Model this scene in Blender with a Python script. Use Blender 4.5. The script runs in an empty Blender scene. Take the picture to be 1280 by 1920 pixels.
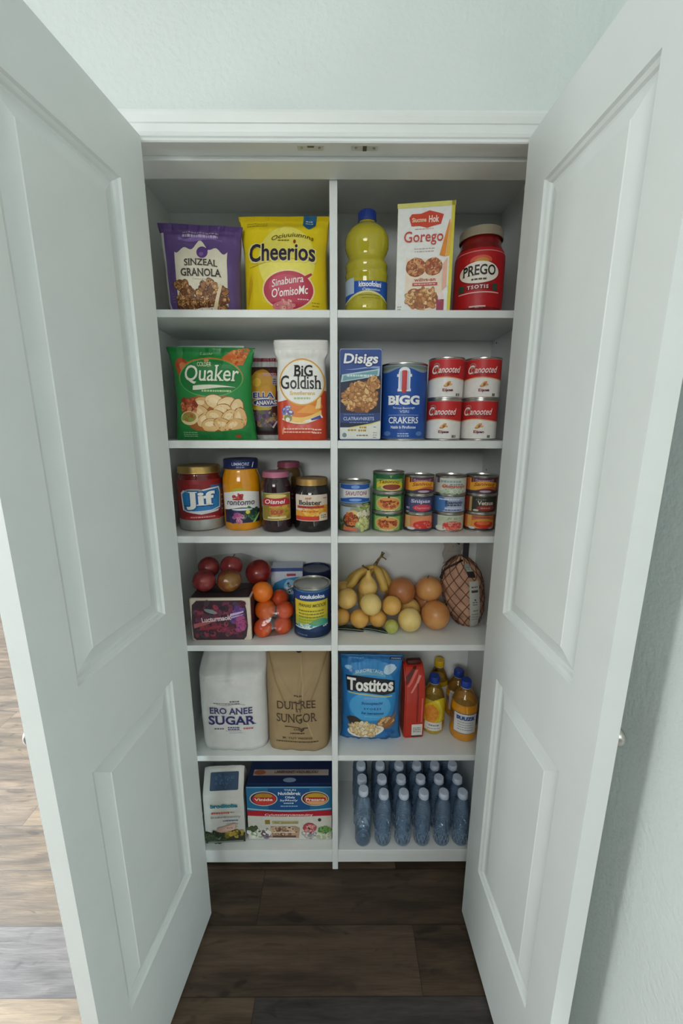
import bpy, bmesh, math, random
from mathutils import Vector, Matrix
S = bpy.context.scene
COL = S.collection
random.seed(4)
R = math.radians
PI = math.pi

# ------------------------------------------------------------------ camera, light, exposure
def make_camera():
    cam = bpy.data.cameras.new('camera')
    cam.sensor_fit = 'VERTICAL'
    cam.sensor_height = 36.0
    cam.lens = 738.98 / 1920 * 36.0
    cam.clip_start = 0.02
    o = bpy.data.objects.new('camera', cam)
    COL.objects.link(o)
    y, p, r = R(0.2625), R(12.3327), R(0.0633)
    fwd = Vector((math.sin(y) * math.cos(p), math.cos(y) * math.cos(p), -math.sin(p)))
    rt = Vector((math.cos(y), -math.sin(y), 0))
    up = rt.cross(fwd)
    rt2 = rt * math.cos(r) + up * math.sin(r)
    up2 = -rt * math.sin(r) + up * math.cos(r)
    m = Matrix((rt2, up2, -fwd)).transposed().to_4x4()
    m.translation = (0.0083, -0.9295, 1.4807)
    o.matrix_world = m
    S.camera = o
make_camera()

S.view_settings.view_transform = 'Standard'
S.view_settings.look = 'None'
S.view_settings.gamma = 1.0
S.view_settings.use_curve_mapping = False
S.view_settings.exposure = 0.0

def srgb(h):
    h = h.lstrip('#')
    v = [int(h[i:i + 2], 16) / 255 for i in (0, 2, 4)]
    return tuple(c / 12.92 if c <= 0.04045 else ((c + 0.055) / 1.055) ** 2.4 for c in v)

world = bpy.data.worlds.new('room_daylight')
S.world = world
world.use_nodes = True
bg = world.node_tree.nodes['Background']
bg.inputs[0].default_value = (0.90, 0.98, 1.0, 1)
bg.inputs[1].default_value = 0.055

def area(name, loc, target, sx, sy, power, col):
    l = bpy.data.lights.new(name, 'AREA')
    l.shape = 'RECTANGLE'; l.size = sx; l.size_y = sy
    l.energy = power; l.color = col
    o = bpy.data.objects.new(name, l)
    COL.objects.link(o)
    o.location = loc
    o.rotation_euler = (Vector(target) - Vector(loc)).to_track_quat('-Z', 'Y').to_euler()
    return o
# tall glazed opening of the room, to the side of the pantry
area('window_light', (-3.3, 0.25, 1.25), (0.0, 0.25, 0.85), 2.5, 2.2, 46, (0.95, 1.0, 0.99))
area('side_fill_light', (-3.3, -1.45, 1.5), (0.4, -0.3, 1.2), 0.5, 1.9, 42, (0.97, 1.0, 0.99))  # unseen fill lamp, added at front left to brighten the right door
area('front_fill_light', (-0.6, -3.0, 2.05), (0.05, 0.1, 1.0), 1.1, 0.7, 28, (0.985, 1.0, 0.975))  # unseen fill lamp, added behind the camera to brighten the shelf fronts

sl = bpy.data.lights.new('sun', 'SUN')
sl.energy = 29.0; sl.angle = R(2.5); sl.color = (0.86, 0.95, 1.0)
so = bpy.data.objects.new('sun', sl)
COL.objects.link(so)
so.rotation_euler = Vector((0.85, -0.12, -0.50)).to_track_quat('-Z', 'Y').to_euler()

# ------------------------------------------------------------------ materials
MATS = {}
def lin(c):
    return srgb(c) if isinstance(c, str) else c
def mat(name, c, rough=0.5, metal=0.0, var=0.05, scale=40.0, bump=0.0, bscale=60.0, spec=0.5,
        stretch=(1, 1, 1), coat=0.0, c2=None, lo=0.35, hi=0.65, detail=3.0, bdist=0.002, trans=0.0, ior=1.45, sss=0.0):
    if name in MATS:
        return MATS[name]
    m = bpy.data.materials.new(name)
    m.use_nodes = True
    nt = m.node_tree
    b = nt.nodes['Principled BSDF']
    c = lin(c)
    tc = nt.nodes.new('ShaderNodeTexCoord')
    mp = nt.nodes.new('ShaderNodeMapping')
    mp.inputs['Scale'].default_value = stretch
    nt.links.new(tc.outputs['Object'], mp.inputs[0])
    n = nt.nodes.new('ShaderNodeTexNoise')
    n.inputs['Scale'].default_value = scale
    n.inputs['Detail'].default_value = detail
    nt.links.new(mp.outputs[0], n.inputs['Vector'])
    rp = nt.nodes.new('ShaderNodeValToRGB')
    rp.color_ramp.elements[0].position = lo
    rp.color_ramp.elements[1].position = hi
    if c2 is None:
        a = tuple(x * (1 - var) for x in c); d = tuple(min(1, x * (1 + var)) for x in c)
    else:
        a, d = c, lin(c2)
    rp.color_ramp.elements[0].color = (*a, 1)
    rp.color_ramp.elements[1].color = (*d, 1)
    nt.links.new(n.outputs['Fac'], rp.inputs[0])
    nt.links.new(rp.outputs[0], b.inputs['Base Color'])
    b.inputs['Roughness'].default_value = rough
    b.inputs['Metallic'].default_value = metal
    b.inputs['Specular IOR Level'].default_value = spec
    b.inputs['Coat Weight'].default_value = coat
    b.inputs['IOR'].default_value = ior
    b.inputs['Transmission Weight'].default_value = trans
    if bump:
        n2 = nt.nodes.new('ShaderNodeTexNoise')
        n2.inputs['Scale'].default_value = bscale
        n2.inputs['Detail'].default_value = 2.0
        nt.links.new(mp.outputs[0], n2.inputs['Vector'])
        bp = nt.nodes.new('ShaderNodeBump')
        bp.inputs['Strength'].default_value = bump
        bp.inputs['Distance'].default_value = bdist
        nt.links.new(n2.outputs['Fac'], bp.inputs['Height'])
        nt.links.new(bp.outputs[0], b.inputs['Normal'])
    MATS[name] = m
    return m

def ink(c, rough=0.45):
    return mat('ink_' + c.lstrip('#') + ('' if rough == 0.45 else '_%02d' % int(rough * 100)), c, rough, var=0.03, scale=90)
def film(c, rough=0.3):
    return mat('film_' + c.lstrip('#'), c, rough, var=0.04, scale=20, bump=0.35, bscale=28, bdist=0.006)
def clear(name, c, alpha=0.25, rough=0.1):
    """thin clear plastic: mostly see-through, with a gloss"""
    if name in MATS:
        return MATS[name]
    m = bpy.data.materials.new(name)
    m.use_nodes = True
    nt = m.node_tree
    b = nt.nodes.new('ShaderNodeBsdfGlossy')
    b.inputs['Roughness'].default_value = rough
    tr = nt.nodes.new('ShaderNodeBsdfTransparent')
    tr.inputs[0].default_value = (*[0.6 + 0.4 * x for x in lin(c)], 1)
    mx = nt.nodes.new('ShaderNodeMixShader')
    tc = nt.nodes.new('ShaderNodeTexCoord')
    n = nt.nodes.new('ShaderNodeTexNoise'); n.inputs['Scale'].default_value = 35
    nt.links.new(tc.outputs['Object'], n.inputs['Vector'])
    mr = nt.nodes.new('ShaderNodeMapRange')
    mr.inputs[3].default_value = alpha * 0.5; mr.inputs[4].default_value = alpha * 1.5
    nt.links.new(n.outputs['Fac'], mr.inputs[0])
    bp = nt.nodes.new('ShaderNodeBump'); bp.inputs['Strength'].default_value = 0.5; bp.inputs['Distance'].default_value = 0.006
    nt.links.new(n.outputs['Fac'], bp.inputs['Height'])
    nt.links.new(bp.outputs[0], b.inputs['Normal'])
    nt.links.new(mr.outputs[0], mx.inputs[0])
    nt.links.new(tr.outputs[0], mx.inputs[1]); nt.links.new(b.outputs[0], mx.inputs[2])
    nt.links.new(mx.outputs[0], nt.nodes['Material Output'].inputs[0])
    MATS[name] = m
    return m

def shell(name, tint, diff, dcol, rough=.04, bump=.3, bscale=45):
    """thin clear plastic wall of a bottle: tinted see-through, mirror-like at grazing angles, a little milky"""
    if name in MATS:
        return MATS[name]
    m = bpy.data.materials.new(name); m.use_nodes = True
    nt = m.node_tree; N = nt.nodes.new; K = nt.links.new
    tr = N('ShaderNodeBsdfTransparent'); tr.inputs[0].default_value = (*tint, 1)
    di = N('ShaderNodeBsdfDiffuse'); di.inputs[0].default_value = (*lin(dcol), 1)
    gl = N('ShaderNodeBsdfGlossy'); gl.inputs['Roughness'].default_value = rough
    tc = N('ShaderNodeTexCoord'); n = N('ShaderNodeTexNoise'); n.inputs['Scale'].default_value = bscale
    K(tc.outputs['Object'], n.inputs['Vector'])
    bp = N('ShaderNodeBump'); bp.inputs['Strength'].default_value = bump; bp.inputs['Distance'].default_value = .004
    K(n.outputs['Fac'], bp.inputs['Height'])
    K(bp.outputs[0], gl.inputs['Normal'])
    lw = N('ShaderNodeFresnel'); lw.inputs['IOR'].default_value = 1.5; K(bp.outputs[0], lw.inputs['Normal'])
    m1 = N('ShaderNodeMixShader'); m1.inputs[0].default_value = diff; K(tr.outputs[0], m1.inputs[1]); K(di.outputs[0], m1.inputs[2])
    m2 = N('ShaderNodeMixShader'); K(lw.outputs[0], m2.inputs[0]); K(m1.outputs[0], m2.inputs[1]); K(gl.outputs[0], m2.inputs[2])
    K(m2.outputs[0], nt.nodes['Material Output'].inputs[0])
    MATS[name] = m
    return m
PAINT = mat('door_paint', '#dfe5e4', 0.42, var=0.012, scale=12, bump=0.06, bscale=240, bdist=0.0006)
TRIMP = mat('trim_paint', '#e6eae9', 0.35, var=0.01, scale=15)
WALLP = mat('wall_paint', '#d9e2e0', 0.75, var=0.012, scale=6, bump=0.55, bscale=95, bdist=0.003)
CEILP = mat('ceiling_paint', '#e6e8e6', 0.8, var=0.01, scale=6, bump=0.4, bscale=70, bdist=0.003)
MELA = mat('white_melamine', '#dfe2e1', 0.4, var=0.012, scale=20)
TIN = mat('tin_metal', '#c9c7c0', 0.28, metal=1.0, var=0.06, scale=30)
GOLD = mat('gold_lid', '#c9a866', 0.3, metal=0.85, var=0.06, scale=30)
DARK = mat('dark_hole', '#1a1a1a', 0.7)
STEEL = mat('brushed_steel', '#bdbdb8', 0.35, metal=0.9, var=0.05)

# ------------------------------------------------------------------ mesh helpers
def mesh_obj(name, bm, mats, parent=None, smooth=False, loc=None, autosm=None):
    me = bpy.data.meshes.new(name)
    bm.normal_update()
    bm.to_mesh(me); bm.free()
    for m in (mats if isinstance(mats, (list, tuple)) else [mats]):
        me.materials.append(m)
    if smooth:
        me.polygons.foreach_set('use_smooth', [True] * len(me.polygons))
        if autosm:
            me.set_sharp_from_angle(angle=R(autosm))
    o = bpy.data.objects.new(name, me)
    COL.objects.link(o)
    if parent: o.parent = parent
    if loc: o.location = loc
    return o
def thing(name, label, cat, loc=(0, 0, 0), rz=0.0, group=None):
    o = bpy.data.objects.new(name, None)
    o.empty_display_size = 0.03
    COL.objects.link(o)
    o.location = loc; o.rotation_euler = (0, 0, rz)
    return tag(o, label, cat, group)
def tag(o, label, cat, group=None):
    o['label'] = label; o['category'] = cat
    if group: o['group'] = group
    return o
def struct(o, label=None):
    o['kind'] = 'structure'
    if label: o['label'] = label
    return o
def dup(root, loc, rz, label, group=None):
    r = root.copy(); COL.objects.link(r)
    r.location = loc; r.rotation_euler = (0, 0, rz); r['label'] = label
    if group: r['group'] = group
    for ch in list(root.children):
        c = ch.copy(); COL.objects.link(c); c.parent = r
        for g in list(ch.children):
            d = g.copy(); COL.objects.link(d); d.parent = c
    return r
def box(bm, x0, x1, y0, y1, z0, z1, bev=0.0, seg=2, mi=0):
    vs = [bm.verts.new((x, y, z)) for z in (z0, z1) for y in (y0, y1) for x in (x0, x1)]
    fs = [bm.faces.new([vs[i] for i in q]) for q in ((0, 2, 3, 1), (4, 5, 7, 6), (0, 1, 5, 4), (2, 6, 7, 3), (0, 4, 6, 2), (1, 3, 7, 5))]
    for f in fs: f.material_index = mi
    if bev:
        es = list({e for f in fs for e in f.edges})
        r = bmesh.ops.bevel(bm, geom=es, offset=bev, segments=seg, profile=0.5, affect='EDGES')
        for f in r['faces']: f.material_index = mi
    return bm
def boxbm(*a, **k):
    return box(bmesh.new(), *a, **k)
def lathe(prof, n=48, bm=None, mi=0, c=(0, 0), sq=None):
    """prof: (r, z) from bottom to top; closed where r == 0"""
    bm = bm or bmesh.new()
    rings = []
    for r, z in prof:
        if r <= 1e-6:
            rings.append([bm.verts.new((c[0], c[1], z))])
        else:
            rings.append([bm.verts.new((c[0] + r * math.sin(2 * PI * k / n) * (sq[0] if sq else 1), c[1] - r * math.cos(2 * PI * k / n) * (sq[1] if sq else 1), z)) for k in range(n)])
    for a, b in zip(rings, rings[1:]):
        for k in range(n):
            k2 = (k + 1) % n
            if len(a) == 1 and len(b) == 1: continue
            if len(a) == 1: f = bm.faces.new((a[0], b[k2], b[k]))
            elif len(b) == 1: f = bm.faces.new((a[k], a[k2], b[0]))
            else: f = bm.faces.new((a[k], a[k2], b[k2], b[k]))
            f.material_index = mi
    return bm
def tube(bm, pts, rad, n=8, mi=0, cap=True):
    """swept tube through points; rad a number or one per point"""
    P = [Vector(p) for p in pts]
    rings = []
    up = Vector((0.13, 0.31, 0.94)).normalized()
    for i, p in enumerate(P):
        d = (P[min(i + 1, len(P) - 1)] - P[max(i - 1, 0)]).normalized()
        a = d.cross(up)
        if a.length < 1e-3: a = d.cross(Vector((1, 0, 0)))
        a.normalize(); b = d.cross(a)
        r = rad[i] if isinstance(rad, (list, tuple)) else rad
        rings.append([bm.verts.new(p + a * r * math.cos(2 * PI * k / n) + b * r * math.sin(2 * PI * k / n)) for k in range(n)])
    for A, B in zip(rings, rings[1:]):
        for k in range(n):
            f = bm.faces.new((A[k], A[(k + 1) % n], B[(k + 1) % n], B[k])); f.material_index = mi
    if cap:
        f = bm.faces.new(rings[0][::-1]); f.material_index = mi
        f = bm.faces.new(rings[-1]); f.material_index = mi
    return bm
def smoothpath(pts, n=6):
    P = [Vector(p) for p in pts]; out = []
    for i in range(len(P) - 1):
        p0, p1, p2, p3 = P[max(i - 1, 0)], P[i], P[i + 1], P[min(i + 2, len(P) - 1)]
        for k in range(n):
            t = k / n
            out.append(0.5 * ((2 * p1) + (p2 - p0) * t + (2 * p0 - 5 * p1 + 4 * p2 - p3) * t * t + (3 * p1 - p0 - 3 * p2 + p3) * t ** 3))
    out.append(P[-1])
    return out
def interp(tab, t):
    if t <= tab[0][0]: return tab[0][1]
    for (a, va), (b, vb) in zip(tab, tab[1:]):
        if t <= b:
            k = (t - a) / (b - a); k = k * k * (3 - 2 * k)
            return va + (vb - va) * k
    return tab[-1][1]

# ------------------------------------------------------------------ surfaces that carry print
class Flat:
    ds = dt = None
    def __init__(s, o, ex=(1, 0, 0), ey=(0, 0, 1), ds=None):
        s.o, s.ex, s.ey = Vector(o), Vector(ex), Vector(ey); s.n = s.ex.cross(s.ey).normalized()
    def pt(s, a, b, off=0): return s.o + s.ex * a + s.ey * b + s.n * off
class Round:
    def __init__(s, r, z0=0.0, n=48, sq=None, prof=None):
        s.r, s.z0, s.prof = r, z0, prof; s.ds = 2 * PI * r / n; s.dt = 0.006 if prof else None; s.sq = sq or (1, 1)
    def pt(s, a, b, off=0):
        r = s.r
        if s.prof:
            z = s.z0 + b
            r = s.prof[-1][0]
            for (r0, z0), (r1, z1) in zip(s.prof, s.prof[1:]):
                if z0 <= z <= z1: r = r0 + (r1 - r0) * (z - z0) / max(z1 - z0, 1e-6); break
        th = a / s.r
        return Vector(((r * s.sq[0] + off) * math.sin(th), -(r * s.sq[1] + off) * math.cos(th), s.z0 + b))
class Bag:
    """soft bag: W(t) half width, F(t) half depth, p squareness of the cross section"""
    def __init__(s, h, W, F, p=3.0, q=0.6, wr=None, lean=None, skew=None, nu=44, nv=56):
        s.h, s.W, s.F, s.p, s.q, s.wr = h, W, F, p, q, wr
        s.lean = lean or (lambda t: 0.0); s.skew = skew or (lambda t: 0.0)
        s.w0 = max(W[i][1] for i in range(len(W))); s.nu, s.nv = nu, nv
        s.ds = 2 * s.w0 / nu; s.dt = h / nv
    def raw(s, a, b, side=-1):
        t = min(1, max(0, b / s.h)); u = max(-1, min(1, a / s.w0))
        W = interp(s.W, t); F = interp(s.F, t)
        f = F * max(0.0, 1 - abs(u) ** s.p) ** s.q
        if s.wr: f += s.wr(u, t) * (1 - abs(u) ** 6) * (1 if side < 0 else 0.6)
        return Vector((u * W + s.skew(b), side * f + s.lean(b), b))
    def pt(s, a, b, off=0):
        p = s.raw(a, b); e = 0.002
        if off == 0: return p
        d1 = s.raw(a + e, b) - s.raw(a - e, b); d2 = s.raw(a, b + e) - s.raw(a, b - e)
        n = d1.cross(d2)
        if n.length < 1e-12: n = Vector((0, -1, 0))
        return p + n.normalized() * off
    def mesh(s, mfun=None):
        bm = bmesh.new()
        G = {}
        for side in (-1, 1):
            for j in range(s.nv + 1):
                for i in range(s.nu + 1):
                    if side == 1 and i in (0, s.nu):
                        G[1, i, j] = G[-1, i, j]; continue
                    G[side, i, j] = bm.verts.new(s.raw(-s.w0 + i * s.ds, j * s.dt, side))
        for side in (-1, 1):
            for j in range(s.nv):
                for i in range(s.nu):
                    q = [G[side, i, j], G[side, i + 1, j], G[side, i + 1, j + 1], G[side, i, j + 1]]
                    f = bm.faces.new(q if side < 0 else q[::-1])
                    if mfun: f.material_index = mfun((i + .5) / s.nu * 2 - 1, (j + .5) / s.nv, side)
        for j, fl in ((0, 1), (s.nv, 0)):
            for i in range(s.nu):
                q = [G[-1, i, j], G[1, i, j], G[1, i + 1, j], G[-1, i + 1, j]]
                q = list(dict.fromkeys(q))
                f = bm.faces.new(q if fl else q[::-1])
                if mfun: f.material_index = mfun((i + .5) / s.nu * 2 - 1, 0.0 if fl else 1.0, -1)
        return bm

TXT = {}
def text_mesh(s, bold=0.0, shear=0.0, serif=False, gap=1.0):
    k = (s, bold, shear, serif, gap)
    if k in TXT: return TXT[k]
    cu = bpy.data.curves.new('lettering_curve', 'FONT')
    cu.body = s; cu.offset = bold; cu.shear = 0; cu.resolution_u = 3; cu.space_character = gap
    ob = bpy.data.objects.new('lettering_curve', cu)
    me = bpy.data.meshes.new_from_object(ob)
    V = [(v.co.x, v.co.y) for v in me.vertices]
    F = [tuple(p.vertices) for p in me.polygons]
    if serif:
        cnt = {}
        for f in F:
            for a, b in zip(f, f[1:] + f[:1]):
                e = (min(a, b), max(a, b)); cnt[e] = cnt.get(e, 0) + 1
        top = max(v[1] for v in V)
        for (a, b), c in cnt.items():
            if c != 1: continue
            (xa, ya), (xb, yb) = V[a], V[b]
            if abs(ya - yb) > 1e-3: continue
            w = abs(xa - xb)
            if not 0.05 < w < 0.26: continue
            x0, x1 = min(xa, xb) - 0.05, max(xa, xb) + 0.05
            if abs(ya + bold) < 0.03: y0, y1 = ya, ya + 0.055
            elif abs(ya - top) < 0.05 or abs(ya - 0.545 - bold) < 0.03: y0, y1 = ya - 0.055, ya
            else: continue
            i = len(V); V += [(x0, y0), (x1, y0), (x1, y1), (x0, y1)]; F.append((i, i + 1, i + 2, i + 3))
    if shear: V = [(x + y * shear, y) for x, y in V]
    bpy.data.objects.remove(ob); bpy.data.meshes.remove(me); bpy.data.curves.remove(cu)
    TXT[k] = (V, F)
    return TXT[k]

class Print:
    """flat coloured shapes and lettering laid on a surface"""
    LAY = 0.00035
    def __init__(s, surf): s.surf, s.bm, s.mats = surf, bmesh.new(), []
    def mi(s, m):
        if isinstance(m, str): m = ink(m)
        if m not in s.mats: s.mats.append(m)
        return s.mats.index(m)
    def poly(s, pts, m, lay=1):
        vs = [s.bm.verts.new((x, y, lay)) for x, y in pts]
        f = s.bm.faces.new(vs); f.material_index = s.mi(m)
        f.normal_update()
        if f.normal.z < 0: f.normal_flip()
        return s
    def ell(s, cx, cy, rx, ry, m, lay=1, n=28, rot=0.0, wob=0.0, a0=0, a1=2 * PI):
        c, d = math.cos(rot), math.sin(rot); P = []
        for k in range(n):
            a = a0 + (a1 - a0) * k / (n if a1 - a0 > 6.2 else n - 1); w = 1 + wob * (random.random() - .5)
            x, y = rx * w * math.cos(a), ry * w * math.sin(a)
            P.append((cx + x * c - y * d, cy + x * d + y * c))
        return s.poly(P, m, lay)
    def ring(s, cx, cy, rx, ry, th, m, lay=1, n=36):
        mi = s.mi(m)
        A = [s.bm.verts.new((cx + rx * math.cos(2 * PI * k / n), cy + ry * math.sin(2 * PI * k / n), lay)) for k in range(n)]
        B = [s.bm.verts.new((cx + (rx - th) * math.cos(2 * PI * k / n), cy + (ry - th) * math.sin(2 * PI * k / n), lay)) for k in range(n)]
        for k in range(n):
            f = s.bm.faces.new((A[k], A[(k + 1) % n], B[(k + 1) % n], B[k])); f.material_index = mi
        return s
    def rect(s, x0, x1, y0, y1, m, lay=1, r=0.0):
        if not r: return s.poly([(x0, y0), (x1, y0), (x1, y1), (x0, y1)], m, lay)
        P = []
        for cx, cy, a in ((x1 - r, y0 + r, -90), (x1 - r, y1 - r, 0), (x0 + r, y1 - r, 90), (x0 + r, y0 + r, 180)):
            for k in range(6):
                t = R(a + 18 * k); P.append((cx + r * math.cos(t), cy + r * math.sin(t)))
        return s.poly(P, m, lay)
    def band(s, x0, x1, lo, hi, m, lay=1, n=24):
        """area between two curves y = lo(x), hi(x)"""
        xs = [x0 + (x1 - x0) * k / n for k in range(n + 1)]
        mi = s.mi(m)
        A = [s.bm.verts.new((x, lo(x), lay)) for x in xs]; B = [s.bm.verts.new((x, hi(x), lay)) for x in xs]
        for k in range(n):
            f = s.bm.faces.new((A[k], A[k + 1], B[k + 1], B[k])); f.material_index = mi
        return s
    def text(s, t, cx, cy, w, h, m, lay=2, bold=0.0, shear=0.0, serif=False, arc=0.0, rot=0.0, gap=1.0, ref=None):
        V, F = text_mesh(t, bold, shear, serif, gap)
        RV = text_mesh(t, ref, shear, serif, gap)[0] if ref is not None else V
        x0, x1 = min(v[0] for v in RV), max(v[0] for v in RV); y0, y1 = min(v[1] for v in RV), max(v[1] for v in RV)
        kx, ky = w / (x1 - x0), h / (y1 - y0); c, d = math.cos(rot), math.sin(rot); mi = s.mi(m)
        vs = []
        for x, y in V:
            X = (x - (x0 + x1) / 2) * kx; Y = (y - (y0 + y1) / 2) * ky
            Y += arc * (1 - (2 * X / w) ** 2)
            vs.append(s.bm.verts.new((cx + X * c - Y * d, cy + X * d + Y * c, lay)))
        for f in F:
            try: g = s.bm.faces.new([vs[i] for i in f]); g.material_index = mi
            except ValueError: pass
        return s
    def fine(s, cx, cy, w, h, m, lay=2, rows=1, dy=0.006):
        """unreadable small print: rows of tiny word-like dashes"""
        for r in range(rows):
            x = cx - w / 2; y = cy - r * dy
            while x < cx + w / 2 - 0.002:
                l = random.uniform(0.003, 0.009); l = min(l, cx + w / 2 - x)
                s.rect(x, x + l, y - h / 2, y + h / 2, m, lay); x += l + 0.0016
        return s
    def scatter(s, cx, cy, rx, ry, n, size, mats, lay=2, inside=None, flat=0.75, outline=None):
        for k in range(n):
            for _ in range(30):
                x, y = random.uniform(-1, 1), random.uniform(-1, 1)
                if (inside(cx + x * rx, cy + y * ry) if inside else x * x + y * y < 1): break
            else: continue
            z = size * random.uniform(.7, 1.25); a = random.uniform(0, PI); l = lay + k / n * 0.9
            if outline: s.ell(cx + x * rx, cy + y * ry, z * 1.14, z * flat * 1.16, outline, l - .004, 11, a, .1)
            s.ell(cx + x * rx, cy + y * ry, z, z * flat, random.choice(mats), l, 11, a, .18)
            s.ell(cx + x * rx + z * .15, cy + y * ry + z * .15, z * .5, z * flat * .45, random.choice(mats), l + .004, 8, a, .2)
        return s
    def build(s, name, parent, base=0.0005, label=None):
        bm = s.bm
        bmesh.ops.triangulate(bm, faces=[f for f in bm.faces if len(f.verts) > 4], ngon_method='EAR_CLIP')
        for ax, st in ((0, s.surf.ds), (1, s.surf.dt)):
            if not st or not bm.verts: continue
            lo = min(v.co[ax] for v in bm.verts); hi = max(v.co[ax] for v in bm.verts)
            k = math.floor(lo / st) + 1
            while k * st < hi:
                co = [0, 0, 0]; no = [0, 0, 0]; co[ax] = k * st; no[ax] = 1
                bmesh.ops.bisect_plane(bm, geom=bm.verts[:] + bm.edges[:] + bm.faces[:], plane_co=co, plane_no=no, dist=1e-7)
                k += 1
        for v in bm.verts:
            v.co = s.surf.pt(v.co.x, v.co.y, base + v.co.z * s.LAY)
        o = mesh_obj(name, bm, s.mats, parent)
        if label: o['label'] = label
        return o

# ------------------------------------------------------------------ the setting
def floor_mat():
    m = bpy.data.materials.new('floor_planks'); m.use_nodes = True
    nt = m.node_tree; N = nt.nodes.new; K = nt.links.new
    b = nt.nodes['Principled BSDF']
    tc = N('ShaderNodeTexCoord')
    sep = N('ShaderNodeSeparateXYZ'); K(tc.outputs['Object'], sep.inputs[0])
    def mth(op, a, bb=None):
        n = N('ShaderNodeMath'); n.operation = op
        for i, v in enumerate((a, bb)):
            if v is None: continue
            if isinstance(v, (int, float)): n.inputs[i].default_value = v
            else: K(v, n.inputs[i])
        return n.outputs[0]
    W, L = 0.154, 0.92
    yy = mth('ADD', sep.outputs[1], 0.336 + 1.54 * 4)
    row = mth('FLOOR', mth('DIVIDE', yy, W))
    fy = mth('FRACT', mth('DIVIDE', yy, W))
    xx = mth('ADD', mth('DIVIDE', mth('ADD', sep.outputs[0], 20.0), L), mth('ADD', mth('MULTIPLY', row, 0.516), 6.855))
    colm = mth('FLOOR', xx); fx = mth('FRACT', xx)
    cmb = N('ShaderNodeCombineXYZ'); K(row, cmb.inputs[0]); K(colm, cmb.inputs[1])
    w2 = N('ShaderNodeTexWhiteNoise'); w2.noise_dimensions = '2D'; K(cmb.outputs[0], w2.inputs['Vector'])
    ramp = N('ShaderNodeValToRGB'); ramp.color_ramp.interpolation = 'CONSTANT'
    cols = [(0, '#4c3f33'), (.22, '#42362a'), (.4, '#54473a'), (.58, '#423a35'), (.72, '#4e4133'), (.86, '#403b39')]
    e = ramp.color_ramp.elements
    while len(e) < len(cols): e.new(0.5)
    for el, (p, c) in zip(e, cols): el.position = p; el.color = (*srgb(c), 1)
    K(w2.outputs['Value'], ramp.inputs[0])
    off = N('ShaderNodeVectorMath'); off.operation = 'MULTIPLY_ADD'
    K(w2.outputs['Color'], off.inputs[0]); off.inputs[1].default_value = (9, 9, 9); K(tc.outputs['Object'], off.inputs[2])
    def noise(sx, sy, scale, det, lo, hi, a, bb):
        mp = N('ShaderNodeMapping'); mp.inputs['Scale'].default_value = (sx, sy, 1); K(off.outputs[0], mp.inputs[0])
        n = N('ShaderNodeTexNoise'); n.inputs['Scale'].default_value = scale; n.inputs['Detail'].default_value = det
        n.inputs['Distortion'].default_value = 0.6; K(mp.outputs[0], n.inputs['Vector'])
        r = N('ShaderNodeMapRange'); K(n.outputs['Fac'], r.inputs[0])
        r.inputs[1].default_value = lo; r.inputs[2].default_value = hi; r.inputs[3].default_value = a; r.inputs[4].default_value = bb
        return r.outputs[0]
    g1 = noise(1.2, 9, 3.0, 6, .3, .7, .55, 1.5)
    g2 = noise(4, 60, 4.0, 4, .3, .7, .78, 1.14)
    g3 = noise(5, 14, 2.2, 2, .62, .74, 1.0, .5)
    g = mth('MULTIPLY', mth('MULTIPLY', g1, g2), g3)
    ey = mth('MINIMUM', fy, mth('SUBTRACT', 1.0, fy)); ex = mth('MINIMUM', fx, mth('SUBTRACT', 1.0, fx))
    s1 = mth('GREATER_THAN', ey, 0.008); s2 = mth('GREATER_THAN', ex, 0.0013)
    seam = mth('ADD', mth('MULTIPLY', mth('MULTIPLY', s1, s2), 0.55), 0.45)
    g = mth('MULTIPLY', g, seam)
    mx = N('ShaderNodeVectorMath'); mx.operation = 'SCALE'; K(ramp.outputs[0], mx.inputs[0]); K(g, mx.inputs['Scale'])
    K(mx.outputs[0], b.inputs['Base Color'])
    b.inputs['Roughness'].default_value = 0.5
    b.inputs['Specular IOR Level'].default_value = 0.35
    bp = N('ShaderNodeBump'); bp.inputs['Strength'].default_value = 0.25; bp.inputs['Distance'].default_value = 0.002
    K(g, bp.inputs['Height']); K(bp.outputs[0], b.inputs['Normal'])
    return m
struct(mesh_obj('floor', boxbm(-5, .6, -3, 3.2, -.06, 0), floor_mat()), 'floor of brown wood-look planks running across')
HW, WY, JW = 0.4216, 0.012, 0.446
bm = boxbm(-.82, -JW - .015, WY, .122, 0, 2.44)
box(bm, JW + .015, .5115, WY, .122, 0, 2.44)
box(bm, -JW - .015, JW + .015, WY, .122, 2.059, 2.44)
struct(mesh_obj('wall_front', bm, WALLP), 'white textured wall over the pantry opening')
struct(mesh_obj('wall_right', boxbm(.5115, .6, -3, .5, 0, 2.44), WALLP), 'white textured wall beside the open pantry door')
struct(mesh_obj('wall_back', boxbm(-.82, .5115, .41, .5, 0, 2.44), WALLP), 'white wall behind the pantry shelving')
struct(mesh_obj('wall_left', boxbm(-.82, -.725, .122, .41, 0, 2.44), WALLP), 'white end wall of the pantry by the bright room')
struct(mesh_obj('ceiling', boxbm(-3.4, .6, -3, 3.2, 2.44, 2.5), CEILP), 'white textured ceiling of the room')

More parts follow.
